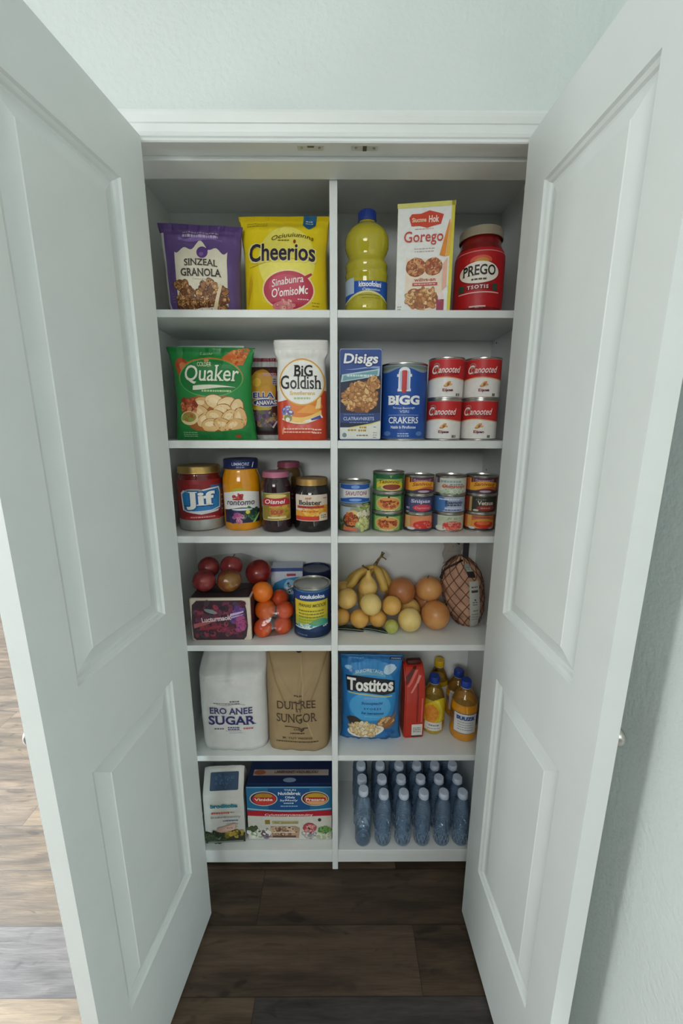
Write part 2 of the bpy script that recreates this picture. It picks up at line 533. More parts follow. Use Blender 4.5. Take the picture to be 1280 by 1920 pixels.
def casing():
    prof = [(.005, WY), (.005, .0035), (.007, .0015), (.0105, .0015), (.0115, .004), (.013, .0045), (.0145, .001), (.020, -.001), (.0215, .0005),
            (.033, -.0025), (.0345, -.0045), (.037, -.0052), (.044, -.0075), (.049, -.0085), (.0535, -.008), (.0545, -.004), (.0545, WY)]
    bm = bmesh.new(); rows = []
    for d, y in prof:
        d2 = d - .005
        rows.append([bm.verts.new(p) for p in ((-JW - d, y, 0), (-JW - d, y, 2.0365 + d2), (JW + d, y, 2.0365 + d2), (JW + d, y, 0))])
    for a, b in zip(rows, rows[1:]):
        for k in range(3): bm.faces.new((a[k], b[k], b[k + 1], a[k + 1]))
    bmesh.ops.recalc_face_normals(bm, faces=bm.faces)
    return bm
struct(mesh_obj('trim_1', casing(), TRIMP), 'white moulded casing round the pantry opening')
bm = boxbm(-JW - .015, JW + .015, WY, .122, 2.044, 2.059)
box(bm, -JW - .015, -JW, WY, .122, 0, 2.044); box(bm, JW, JW + .015, WY, .122, 0, 2.044)
box(bm, -JW, JW, .056, .122, 2.035, 2.044, .0015)
struct(mesh_obj('trim_2', bm, TRIMP), 'white door jamb and stop at the head of the opening')

DW, DT, Z0, Z1 = 0.4145, 0.0348, 0.012, 2.042
def door_bm(flip):
    bm = bmesh.new()
    us = [0, .0787, DW - .0721, DW]; zs = [Z0, .2798, .8794, 1.0523, 1.9302, Z1]
    def V(u, z, d, side):
        n = DT - d if side else d
        return bm.verts.new((u, -n if flip else n, z))
    rings = [(0, 0), (.003, .0045), (.0085, .0070), (.0115, .0112), (.016, .0122), (.044, .0035), (.0455, .0022)]
    for side in (0, 1):
        for i in range(3):
            for j in range(5):
                u0, u1, z0, z1 = us[i], us[i + 1], zs[j], zs[j + 1]
                if i == 1 and j in (1, 3):
                    prev = None
                    for ins, d in rings:
                        c = [V(u0 + ins, z0 + ins, d, side), V(u1 - ins, z0 + ins, d, side), V(u1 - ins, z1 - ins, d, side), V(u0 + ins, z1 - ins, d, side)]
                        if prev:
                            for k in range(4): bm.faces.new((prev[k], prev[(k + 1) % 4], c[(k + 1) % 4], c[k]))
                        prev = c
                    bm.faces.new(prev)
                else:
                    bm.faces.new([V(u0, z0, 0, side), V(u1, z0, 0, side), V(u1, z1, 0, side), V(u0, z1, 0, side)])
    for i in range(3):
        for z in (Z0, Z1):
            bm.faces.new([V(us[i], z, 0, 0), V(us[i + 1], z, 0, 0), V(us[i + 1], z, 0, 1), V(us[i], z, 0, 1)])
    for j in range(5):
        for u in (0, DW):
            bm.faces.new([V(u, zs[j], 0, 0), V(u, zs[j + 1], 0, 0), V(u, zs[j + 1], 0, 1), V(u, zs[j], 0, 1)])
    bmesh.ops.remove_doubles(bm, verts=bm.verts, dist=1e-5)
    bmesh.ops.recalc_face_normals(bm, faces=bm.faces)
    return bm
def door(n, sgn, ang, label):
    o = mesh_obj('door_%d' % n, door_bm(sgn > 0), PAINT)
    o.location = (sgn * HW, 0, 0)
    o.rotation_euler = (0, 0, R(-ang) if sgn < 0 else R(ang) - PI)
    struct(o, label)
    k = lathe([(0, -.001), (.017, 0), (.018, .003), (.009, .005), (.007, .014), (.012, .018), (.0165, .024), (.0165, .029), (.012, .034), (0, .0355)], 24)
    kb = mesh_obj('door_knob', k, STEEL, o, True)
    kb.location = (DW - .036, 0, .985)
    kb.rotation_euler = (R(90), 0, 0) if sgn < 0 else (R(-90), 0, 0)
    for z in (.2, 1.03, 1.85):
        h = bmesh.new()
        lathe([(0, -.045), (.005, -.045), (.005, .045), (0, .045)], 12, h)
        hg = mesh_obj('hinge', h, STEEL, o, True, (0.002, -.0055 if sgn < 0 else .0055, z), 40)
    return o
door(1, -1, 97.2424, 'white two-panel pantry door opened away from the wall')
door(2, 1, 92.1077, 'white two-panel pantry door opened along the textured wall')

for x, side in ((-.0525, 'above the bagged cereals'), (.060, 'above the tall biscuit carton')):
    t = thing('door_catch', 'small white metal door catch on the head jamb, the one ' + side, 'catch', (x, .0185, 2.044), 0, 'door catches on the head jamb')
    mesh_obj('strike_plate', boxbm(-.027, .027, -.0060, .0185, -.0022, 0, .0008), mat('plate_white', '#cfd2d0', .35, var=.02), t)
    bm = bmesh.new()
    if x < 0: box(bm, -.006, .008, -.004, .004, -.0052, -.0021, .0008)
    else: box(bm, -.004, .004, -.004, .014, -.0052, -.0021, .0008)
    mesh_obj('latch', bm, mat('latch_grey', '#6d6e6c', .4, metal=.6), t)
    for sx in (-.018, .019):
        mesh_obj('screw', lathe([(0, -.0032), (.0028, -.0030), (.0028, -.002), (0, -.002)], 10, c=(sx, .009)), STEEL, t)

# ------------------------------------------------------------------ the shelving unit
CF, CB, XL, XR = 0.126, 0.394, -0.495, 0.4875
DX0, DX1 = -0.0161, 0.0025
TOPS = {1: 1.7605, 2: 1.4425, 3: 1.1805, 4: .8455, 5: .4585, 6: .0805}
BOTS = {1: 1.7425, 2: 1.4222, 3: 1.1610, 4: .8265, 5: .4385, 6: .0610}
su = thing('shelving_unit', 'white built-in shelving unit with a centre divider inside the pantry', 'shelves', (0, CF, 0))
def P_(n, *a, **k):
    return mesh_obj(n, boxbm(*a, **k), MELA, su, loc=(0, -CF, 0))
P_('side_panel', XL - .016, XL, CF, CB + .012, 0, 2.11)
sp = P_('side_panel', XR, XR + .016, CF, CB + .012, 0, 2.11)
P_('divider', DX0, DX1, CF, CB, 0, 2.092, bev=.0008)
P_('top_panel', XL, XR, CF, CB + .012, 2.092, 2.11)
P_('back_panel', XL, XR, CB, CB + .012, 0, 2.092)
for k in TOPS:
    for x0, x1 in ((XL, DX0), (DX1, XR)):
        P_('shelf', x0 + .0002, x1 - .0002, CF + .001, CB, BOTS[k], TOPS[k], bev=.0012)
for x0, x1 in ((XL, DX0), (DX1, XR)):
    P_('kick_board', x0 + .0002, x1 - .0002, CF + .006, CF + .018, .024, .061)
bm = bmesh.new()
for k in TOPS:
    for dz in (-.032, .064, .096, .160) if k < 4 else (.064,):
        for y in (.165, .355):
            for x, s in ((XR - .0006, 1), (DX1 + .0006, -1)):
                vs = [bm.verts.new((x, y + .003 * math.cos(a * PI / 5), TOPS[k] + dz + .003 * math.sin(a * PI / 5))) for a in range(10)]
                bm.faces.new(vs if s < 0 else vs[::-1])
ph = mesh_obj('pin_holes', bm, DARK, su, loc=(0, -CF, 0)); ph['label'] = 'dark shelf-pin holes'

# ------------------------------------------------------------------ package helpers
def done(P, L, root, base=0.0005, lname='label'):
    lo = P.build(lname, root, base)
    if L and L.bm.verts: L.build('lettering', lo, base)
    return lo
BROWNS = ['#7a4a24', '#9a6434', '#b5834d', '#5e3519', '#c79a62']
CRACK = ['#d9b27a', '#e6c692', '#c99a5e', '#e9d0a4', '#d2a468']
WH = '#eceae4'
def pleats(amp, n, lo=.86, hi=1.0, ph=0.0, base=.0):
    """creases running down from a crimped seal"""
    def f(u, t):
        w = max(0, (t - lo) / (1 - lo)) if t < hi else 0
        w2 = max(0, 1 - t / .16)
        return amp * (math.sin(u * n + ph) + .5 * math.sin(u * n * 2.3 + 1 + ph)) * (w * (1.15 - w) * 2 + w2 * w2 * .8) + base * math.sin(u * 3.1 + t * 7 + ph) * math.sin(t * 11 + u * 2) * .5
    return f
def seal(surf, t0, t1, name, parent, m, w=1.0):
    P = Print(surf); h = surf.h
    for k in range(4):
        a = t0 + (t1 - t0) * (k + .15) / 4; b = t0 + (t1 - t0) * (k + .75) / 4
        P.rect(-surf.w0 * w, surf.w0 * w, a * h, b * h, m, 1)
    return P.build(name, parent)

# ================================================================== TOP SHELF
def turn(loc):
    """people set labels out facing the middle of the opening"""
    return -.92 * math.atan2(loc[0], loc[1] + .93)
def granola():
    t = thing('granola_bag', 'purple and cream snack bag with brown clusters at its foot, on the top shelf', 'bag', (-.338, .182, TOPS[1]), R(6))
    h = .2075
    s = Bag(h, [(0, .086), (.12, .091), (.5, .093), (.85, .098), (1, .103)], [(0, .030), (.15, .042), (.5, .040), (.85, .016), (.92, .004), (1, .002)], 3.2, .7, pleats(.0035, 22, .8, 1, 1.2, .003))
    PUR = film('#614a80')
    mesh_obj('pouch', s.mesh(lambda u, v, sd: 1 if (sd > 0 or u < -.93) and v < .9 else 0), [PUR, film('#d8d4d6')], t, True)
    P, L = Print(s), Print(s)
    CR = ink('#ded6c2')
    P.band(-.066, .070, lambda x: .004, lambda x: .148 + .010 * math.cos(x * 62) + .008 * math.cos(x * 150), CR, 1)
    P.scatter(-.002, .036, .066, .036, 150, .0085, ['#8a5a30', '#a06b3b', '#b98450', '#6a3f1e', '#cfa06a', '#7b4c26'], 2, lambda x, y: -.066 < x < .068 and .003 < y < .056 + .012 * math.sin(x * 90) + (.010 if abs(x - .05) < .03 else 0), .8, '#4e2c14')
    P.poly([(.028, .004), (.038, .004), (.057, .062), (.050, .064)], '#dcc6a6', 4)
    P.poly([(-.030, .004), (.042, .004), (.036, .012), (-.012, .009)], '#d8cdbf', 4)
    P.band(-.055, .055, lambda x: .166 + .004 * math.sin(x * 60), lambda x: .176 + .007 * math.sin(x * 70 + 1), '#8268a8', 1)
    P.fine(.0, .176, .09, .006, '#b9a8cc', 3, 2, -.009)
    P.ell(.006, .135, .0145, .0150, '#5d3d80', 3); P.poly([(.012, .142), (.022, .155), (.023, .144), (.018, .136)], '#5d3d80', 3)
    P.ell(.004, .130, .006, .005, '#7c5f9c', 4)
    L.text('SINZEAL', .003, .108, .086, .0150, '#3a332c', 6, .012, serif=True, arc=.002)
    L.text('GRANOLA', .002, .087, .106, .0175, '#352d26', 6, .018, serif=True)
    P.fine(.006, .072, .055, .0012, '#9a8f7c', 3)
    P.fine(-.078, .04, .010, .0016, '#7b6a95', 3, 4)
    done(P, L, t)
    seal(s, .935, .995, 'top_seal', t, film('#58407a'))
granola()

def oats_bag():
    t = thing('cereal_bag', 'big yellow cereal bag with a red oval, on the top shelf against the divider', 'bag', (-.1330, .214, TOPS[1]), R(-1))
    h = .241
    s = Bag(h, [(0, .110), (.2, .108), (.6, .107), (.85, .112), (1, .117)], [(0, .030), (.15, .041), (.5, .043), (.85, .020), (.95, .004), (1, .002)], 3.2, .7, pleats(.002, 17, .82, 1, .3, .002))
    mesh_obj('pouch', s.mesh(), film('#e6cc1c'), t, True)
    P, L = Print(s), Print(s)
    P.ell(.008, .128, .078, .082, '#e9dc62', 1, 40)
    P.ell(.012, .058, .072, .047, '#efd9a0', 2, 40)
    P.ell(.012, .058, .068, .0435, '#b5304a', 3, 40); P.ell(.004, .068, .045, .026, '#c2465e', 3.5, 30)
    P.ell(-.004, .022, .030, .010, '#d47c84', 4, 20, 0, .2); P.scatter(.0, .024, .026, .010, 14, .005, ['#e5b7a6', '#d99a92', '#c86a72'], 4.2)
    P.poly([(.058, .090), (.075, .098), (.078, .094), (.064, .084)], '#b5304a', 3)
    L.text('Sinabunra', .010, .078, .088, .017, '#f0e4e0', 6, .01, .25, rot=.14, arc=.002)
    L.text("O'omisoMc", .016, .055, .100, .021, '#f4ecea', 6, .012, .25, rot=.10)
    P.fine(.052, .036, .030, .0025, '#e7c3c6', 5)
    L.text('Cheerios', -.004, .1455, .186, .047, '#efe38c', 6, .045, ref=.02)
    L.text('Cheerios', -.004, .1455, .180, .044, '#2d2340', 7, .022)
    P.ell(.0300, .1725, .0035, .005, '#a53a24', 5)
    L.text('Ociuuiunnns', .024, .180, .112, .011, '#5b4a12', 6, .005, .15, arc=.010)
    P.fine(.000, .176, .03, .003, '#8a6b14', 5)
    P.band(-.095, .085, lambda x: .116 + .012 * math.sin(x * 16 + 1.2), lambda x: .1175 + .012 * math.sin(x * 16 + 1.2), '#b8ad2a', 3)
    P.poly([(.050, .241), (.083, .241), (.083, .214), (.074, .207), (.066, .204), (.058, .207), (.050, .214)], '#1f5c86', 3)
    P.fine(.0665, .226, .020, .003, '#c9d6dd', 4, 2, .007)
    P.fine(-.070, .221, .055, .0016, '#a38c16', 2, 2, .007)
    P.fine(.086, .030, .022, .0016, '#8c7613', 2, 3, .007); P.fine(.084, .008, .016, .004, '#8c7613', 2)
    P.poly([(-.105, .02), (-.088, .075), (-.092, .1), (-.104, .06)], '#d4a81c', 2)
    done(P, L, t)
    seal(s, .95, .99, 'top_seal', t, film('#dcc21a'))
oats_bag()

def oil():
    t = thing('oil_bottle', 'yellow cooking oil bottle with a blue cap, on the top shelf beside the divider', 'bottle', (.0775, .200, TOPS[1]))
    r = .0555
    pr = [(0, 0), (.046, 0), (.053, .004), (.0545, .012), (.0545, .028), (.053, .034), (.0535, .092), (.0555, .096), (.0535, .101), (.0525, .112), (.0545, .117), (.0525, .123), (.048, .130), (.0460, .137),
          (.0500, .146), (.0550, .158), (.0562, .172), (.0545, .186), (.047, .199), (.035, .209), (.025, .2155), (.022, .219), (.022, .2235), (.0, .2235)]
    oilm = mat('cooking_oil', '#dccf3a', .05, var=.06, scale=12, trans=.38, ior=1.36, coat=.6)
    mesh_obj('bottle_body', lathe(pr, 48), oilm, t, True)
    cp = bmesh.new(); lathe([(.0225, .2205), (.0235, .221), (.0235, .227), (.0222, .228), (.0222, .2425), (.0208, .2445), (0, .2445)], 36, cp)
    c = mesh_obj('cap', cp, mat('cap_blue', '#27408f', .35), t, True, autosm=35)
    rb = bmesh.new()
    for k in range(36):
        a = 2 * PI * k / 36; box(rb, -.0006, .0006, -.0228, -.0218, .229, .242); rb.verts.ensure_lookup_table()
        bmesh.ops.rotate(rb, verts=rb.verts[-8:], cent=(0, 0, 0), matrix=Matrix.Rotation(a, 3, 'Z'))
    mesh_obj('cap_ridges', rb, mat('cap_blue', '#27408f'), c)
    s = Round(.0545, 0, 48, prof=pr[1:-1])
    P, L = Print(s), Print(s)
    B = '#1f55b0'
    P.band(-.085, .085, lambda x: .034 + .016 * math.cos(x * 26), lambda x: .078 - .006 * math.cos(x * 24) , B, 1, 40)
    P.band(-.085, .085, lambda x: .029 + .016 * math.cos(x * 26), lambda x: .034 + .016 * math.cos(x * 26), '#d8d48a', 1, 40)
    P.band(-.085, -.036, lambda x: .046, lambda x: .082, '#b9c9dd', 2)
    L.text('kitsoofolani', .007, .0645, .058, .0125, '#eef1f6', 6, .03)
    L.text('Caipooion', .010, .0515, .046, .0075, '#d5deee', 6, .015, .15)
    P.fine(.006, .0405, .060, .0014, '#8a7f1c', 2); P.fine(.010, .034, .05, .0014, '#8a7f1c', 2)
    done(P, L, t)
oil()

def carton(name, label, cat, loc, rz, w, d, h, c, side=None, top=None, bev=.0015, group=None, tilt=None):
    t = thing(name, label, cat, loc, rz, group)
    bm = boxbm(-w / 2, w / 2, -d / 2, d / 2, 0, h, bev)
    for f in bm.faces:
        f.normal_update(); n = f.normal
        f.material_index = 1 if abs(n.x) > .7 else 2 if n.z > .7 else 0
    mesh_obj('carton', bm, [ink(c), ink(side or c), ink(top or c)], t)
    return t, Flat((0, -d / 2, 0))

def biscuit_box():
    w, d, h = .136, .046, .2465
    t, s = carton('biscuit_box', 'tall white biscuit carton with yellow edge, between the oil bottle and the red sauce jar', 'box', (.2205, .178, TOPS[1]), R(-8), w, d, h, '#e9ebe8', '#d9cf3a', '#dfe0a0')
    P, L = Print(s), Print(s)
    P.rect(-.069, .069, .236, .246, '#dcd879', 1)
    P.rect(.060, .068, .001, .246, '#d6cb3c', 1)
    P.poly([(-.040, .214), (-.034, .222), (-.012, .222), (.008, .228), (.030, .222), (.042, .218), (.036, .198), (.014, .194), (.004, .191), (-.014, .196), (-.034, .196)], '#cf3f22', 2)
    L.text('Siucnne', -.016, .2085, .034, .010, '#f2cfae', 6, .03); L.text('Hok', .019, .209, .024, .015, '#f4ded0', 6, .03)
    L.text('Gorego', -.004, .169, .094, .031, '#c23a2c', 6, .004, serif=True)
    P.fine(-.003, .189, .045, .0014, '#c98d80', 2)
    P.fine(.000, .146, .05, .0018, '#b9a0a0', 2, 2, .006)
    P.poly([(.056, .206), (.058, .206), (.050, .126), (.036, .130)], '#e08a22', 2); P.poly([(.0585, .20), (.062, .20), (.060, .128), (.051, .126)], '#e8b03a', 2)
    P.poly([(-.044, .128), (-.038, .126), (-.02, .124), (.02, .124), (.042, .120), (.044, .09), (.046, .03), (.038, .012), (.010, .004), (-.024, .006), (-.042, .024), (-.045, .06)], '#ead9c4', 2)
    for cx, cy, rr in ((-.020, .105, .0245), (.022, .105, .0225)):
        P.ell(cx, cy, rr, rr * .88, '#8a4a26', 2.4, 24, 0, .05)
        P.scatter(cx, cy, rr * .85, rr * .7, 34, .0055, ['#b5733f', '#c98a55', '#9a5730', '#d9a271', '#a4412a'], 2.6)
    P.rect(-.026, .032, .066, .080, '#e6d3be', 4)
    L.text('wilivs-an', .003, .0765, .052, .008, '#b23a34', 6, .02); P.rect(-.027, .034, .0625, .0695, '#bc4440', 5); P.fine(.003, .066, .052, .002, '#f0d5cc', 6)
    P.ell(-.003, .033, .040, .024, '#8f5127', 2.4, 30, 0, .05)
    P.scatter(-.003, .034, .037, .021, 60, .009, ['#c88c4e', '#dcae72', '#b5733a', '#e3bd86', '#a3602c'], 2.6, None, .55, '#7d4420')
    P.poly([(.045, .11), (.056, .124), (.056, .06), (.046, .05)], '#eab39a', 3.8)
    P.rect(.034, .052, .004, .030, '#9c2a4c', 4); P.ell(.044, .036, .007, .010, '#f1d9dc', 4)
    P.fine(-.058, .016, .010, .002, '#98a0a0', 2, 3)
    done(P, L, t)
biscuit_box()

def jar(name, label, loc, r, h, prof, glass, lid, lidr, lidh, cat='jar', lidz=None, group=None, ridges=True):
    t = thing(name, label, cat, loc, turn(loc), group)
    mesh_obj('glass_body', lathe(prof, 48), glass, t, True)
    z = lidz if lidz is not None else h - lidh
    lb = lathe([(lidr - .001, z), (lidr + .0008, z + .0008), (lidr + .0008, z + .003), (lidr, z + .004), (lidr, z + lidh - .003), (lidr - .0022, z + lidh), (lidr - .006, z + lidh), (lidr - .008, z + lidh - .001), (0, z + lidh - .001)], 48)
    lo = mesh_obj('lid', lb, lid, t, True, autosm=50)
    return t, lo
def glossy(name, c, **k):
    return mat(name, c, .12, coat=.5, var=.12, scale=18, **k)

def sauce_jar():
    h, r = .200, .0615
    pr = [(0, 0), (.054, 0), (.059, .004), (.0605, .010), (.0615, .03), (.0615, .126), (.0605, .138), (.056, .152), (.0515, .160), (.0500, .166), (.0500, .182), (0, .182)]
    t, lo = jar('sauce_jar', 'red pasta sauce jar with a silvery lid at the end of the top shelf', (.3705, .2045, TOPS[1]), r, h, pr, glossy('tomato_sauce', '#7a1518'), mat('lid_cream', '#b3a893', .35, metal=.35), .0535, .022)
    s = Round(r, 0, 48, prof=pr[1:-1])
    P, L = Print(s), Print(s)
    P.band(-.12, .12, lambda x: .012, lambda x: .148, '#b3161f', 1, 60)
    P.band(-.10, .10, lambda x: .1385, lambda x: .1405, '#d89a9a', 2, 60)
    P.ell(.002, .118, .026, .011, '#d9573e', 3); P.ell(.004, .115, .017, .008, '#c98a2e', 3.5)
    P.ell(-.001, .091, .052, .0265, '#8d0f18', 3.2, 40)
    P.ell(-.001, .091, .0495, .0245, '#ece6da', 4, 40)
    L.text('PREGO', -.001, .0945, .079, .0235, '#221d1c', 6, .02, serif=True, arc=.002)
    P.fine(.0, .0755, .036, .004, '#4a3d38', 5)
    P.rect(-.050, .050, .052, .064, '#8d1420', 3); P.rect(-.052, -.036, .050, .066, '#2f4a3a', 3.4); P.rect(.034, .048, .050, .066, '#2f4a3a', 3.4)
    L.text('TSOTIS', -.002, .058, .050, .0085, '#eadcd6', 6, .03, gap=1.3)
    P.band(-.052, .054, lambda x: .0445, lambda x: .047, '#e3b7b4', 3)
    P.rect(-.02, .02, .012, .0155, '#d9b8b0', 3)
    done(P, L, t)
sauce_jar()

# ================================================================== SECOND SHELF
def chip_bag():
    t = thing('chip_bag', 'green snack bag with pale crackers pictured, at the open end of the second shelf', 'bag', (-.3335, .192, TOPS[2]), R(4))
    h = .242
    s = Bag(h, [(0, .112), (.1, .108), (.4, .102), (.75, .103), (.9, .110), (1, .116)], [(0, .020), (.12, .038), (.45, .044), (.8, .024), (.94, .004), (1, .002)], 3.0, .7, pleats(.0038, 15, .78, 1, 2.0, .004), skew=lambda z: -.006 * z)
    mesh_obj('pouch', s.mesh(), film('#2a8a45'), t, True)
    P, L = Print(s), Print(s)
    G = '#1f7a3c'
    P.poly([(.030, .214), (.060, .236), (.096, .241), (.104, .236), (.092, .196), (.07, .194), (.044, .200)], '#cf6a32', 1)
    P.scatter(.076, .218, .022, .018, 26, .005, ['#d98a4a', '#b5522a', '#e09a5c', '#c2602e'], 1.5)
    P.ell(-.079, .186, .022, .028, '#b85230', 1, 24, .4, .1); P.ell(-.078, .190, .012, .012, '#d07a4a', 1.5, 16, 0, .2)
    P.ell(.0, .163, .094, .051, '#d2752f', 1.2, 44); P.ell(.0, .161, .0925, .0495, '#5aa85a', 2, 44); P.ell(.0, .161, .090, .047, G, 2.5, 44)
    P.ell(.004, .068, .090, .052, '#a9612c', 1.6, 40)
    for k, (x, y, a) in enumerate(((-.028, .094, .1), (.012, .100, -.2), (.045, .094, .3), (-.035, .074, -.3), (.072, .082, 1.2), (.030, .076, .2), (-.018, .054, .4), (.010, .062, -.1), (.050, .060, .5), (.078, .058, 1.4), (-.004, .040, .1), (.030, .040, -.3), (.060, .038, .4))):
        P.ell(x, y, .029, .0185, '#8f5a28', 2.6 + k * .12, 18, a, .10); P.ell(x, y, .0275, .017, random.choice(['#dfb880', '#e8c794', '#d9ad70']), 2.65 + k * .12, 18, a, .08)
        P.ell(x - .004, y + .003, .014, .007, '#ecd2a4', 2.69 + k * .12, 12, a, .2)
    P.scatter(-.068, .090, .024, .022, 30, .0085, ['#a8482c', '#c06a3e', '#8a3520', '#d18a5a'], 4.4)
    P.ell(-.066, .058, .026, .018, '#e2cf9c', 5.6, 24); P.ell(-.066, .061, .021, .013, '#b5803e', 5.8, 20); P.scatter(-.066, .061, .018, .010, 12, .006, ['#8fa04a', '#c89a4a', '#a8642e'], 6)
    P.band(-.098, .098, lambda x: .003, lambda x: .030 + .000 * x - .010 * math.cos(x * 16) + .004, film('#23803f'), 6.5)
    L.text('Quaker', .004, .169, .158, .052, '#2c7a44', 7, .03, .12, serif=True, ref=.01)
    L.text('Quaker', .004, .169, .156, .050, '#e6e6d6', 8, .008, .12, serif=True)
    P.band(-.05, .072, lambda x: .136 + .004 * math.sin(x * 30) - .003, lambda x: .137 + .006 * math.cos(x * 22), '#dfe0cc', 4)
    L.text('COLDER', -.016, .195, .040, .010, '#cfd9b0', 8, .02)
    P.fine(.018, .127, .085, .005, '#a9c98a', 4)
    L.text('Lazor', -.012, .224, .034, .010, '#9cc48c', 8, .01, .2)
    P.ell(-.010, .205, .007, .004, '#d9a06a', 4)
    P.fine(-.066, .022, .042, .0016, '#a9d0a0', 8, 3, .005)
    P.ell(.066, .012, .008, .005, '#b8472a', 8)
    done(P, L, t)
    seal(s, .95, .99, 'top_seal', t, film('#1f7a3c'))
chip_bag()
t = thing('snack_carton', 'pale carton mostly hidden behind the green snack bag', 'box', (-.36, .305, TOPS[2]))
mesh_obj('carton', boxbm(-.095, .095, -.03, .03, 0, .262, .0015), ink('#c9d8cc'), t)

def dark_pouch():
    t = thing('snack_pouch', 'narrow dark brown snack pouch squeezed between the green and the white bags', 'bag', (-.2110, .262, TOPS[2]), R(-3))
    h = .226
    s = Bag(h, [(0, .052), (1, .055)], [(0, .022), (.12, .032), (.5, .034), (.8, .022), (.9, .004), (1, .002)], 3.4, .7, pleats(.002, 14, .8, 1, .5, .0015))
    mesh_obj('pouch', s.mesh(lambda u, v, sd: 1 if v > .885 or v < .06 else 0), [film('#4b2a2a'), film('#b9b9b8')], t, True)
    P, L = Print(s), Print(s)
    P.rect(-.053, .054, .216, .226, film('#7d2430'), 1)
    P.ell(.0, .132, .040, .062, '#c9952c', 1, 30); P.ell(-.014, .158, .012, .012, '#e0b43c', 1.5); P.ell(.012, .118, .022, .030, '#d39a3a', 1.5, 20)
    L.text('ELLA', .006, .122, .060, .016, '#e6e2da', 6.5, .08, ref=.03); L.text('ELLA', .006, .122, .058, .0145, '#28387e', 7, .03)
    P.ell(.012, .102, .038, .0115, '#e6e2da', 5, 26); P.ell(.012, .102, .036, .0098, '#28387e', 5.5, 26)
    L.text('ANAVAS', .012, .102, .058, .0115, '#e6e2da', 7, .04, rot=.05)
    L.text('mincoto', .022, .180, .036, .010, '#d8a0a0', 7, .02); P.rect(.030, .046, .150, .176, '#a99aa0', 4); P.fine(.038, .166, .012, .003, '#4a4a6a', 5, 3)
    P.ell(.0, .086, .028, .0045, '#c9b23a', 4)
    P.scatter(.0, .056, .042, .026, 46, .0075, ['#3c4a2c', '#6a4a78', '#8a5a3a', '#5a6a34', '#a98a5a', '#39304a'], 2)
    P.poly([(.028, .034), (.040, .052), (.043, .050), (.032, .031)], '#d9d4cc', 4)
    P.rect(-.045, .05, .018, .034, '#2c2226', 3)
    done(P, L, t)
dark_pouch()

def gold_bag():
    t = thing('cracker_bag', 'tall white and orange-red cracker bag on the second shelf against the divider', 'bag', (-.0945, .186, TOPS[2]), R(0))
    h = .259
    s = Bag(h, [(0, .068), (.1, .069), (.55, .067), (.80, .064), (.88, .072), (1, .072)], [(0, .030), (.1, .036), (.6, .035), (.8, .022), (.88, .010), (1, .008)], 4.5, .55, pleats(.0016, 20, .74, .9, .2, .001))
    mesh_obj('pouch', s.mesh(lambda u, v, sd: 0 if v > .50 else 1), [film('#e6e4e0'), film('#c5432a')], t, True)
    P, L = Print(s), Print(s)
    P.band(-.066, .066, lambda x: .118 + .018 * math.sin(x * 20), lambda x: .140, film('#e6e4e0'), 1)
    P.poly([(-.05, .082), (-.02, .104), (.02, .100), (.05, .112), (.060, .088), (.040, .060), (.0, .056), (-.03, .062)], '#de7a28', 2)
    P.poly([(-.012, .072), (.02, .094), (.052, .086), (.05, .070)], '#e89a3c', 2.4)
    P.band(-.05, .056, lambda x: .046 + 5 * (x + .004) ** 2, lambda x: .060 + 5.5 * (x + .004) ** 2 , '#ecc46a', 2.6); P.band(-.052, .054, lambda x: .043 + 5 * (x + .004) ** 2, lambda x: .046 + 5 * (x + .004) ** 2, '#f0e3cc', 2.8)
    P.poly([(.002, .048), (.056, .068), (.060, .060), (.03, .050)], '#e8e6e2', 3); P.poly([(.026, .056), (.052, .066), (.056, .058), (.03, .052)], '#4a4c96', 3.2)
    P.poly([(.040, .082), (.048, .112), (.056, .112), (.054, .084)], '#f0d49a', 3)
    P.scatter(-.036, .082, .016, .018, 10, .008, ['#e6e0e4', '#6a5aa0', '#d0dce4', '#7c7cb4'], 3); P.ell(-.036, .058, .011, .010, '#8a8c5c', 4); P.ell(-.037, .054, .006, .006, '#e9e4d4', 4.4)
    P.ell(.004, .150, .0635, .060, '#d99a3c', 4, 48); P.ell(.004, .150, .060, .0565, '#ece2c8', 4.4, 48); P.ell(.004, .150, .0575, .054, '#eceae6', 4.8, 48)
    L.text('BiG', .008, .178, .054, .030, '#211c1c', 7, .022, serif=True)
    L.text('Goldish', .001, .149, .112, .034, '#211c1c', 7, .014, serif=True)
    L.text('Smofierens', .005, .122, .070, .010, '#d9b85a', 7, .02); P.fine(.004, .109, .046, .005, '#a9c08a', 5)
    P.fine(-.006, .030, .085, .003, '#f0c9b4', 4, 2, .008); P.fine(.044, .028, .026, .003, '#f0d9cc', 4, 2, .008)
    P.ell(-.050, .026, .003, .011, '#e88a6a', 3, 12, -.3)
    done(P, L, t)
    seal(s, .90, .985, 'top_seal', t, film('#dcdad6'))
gold_bag()

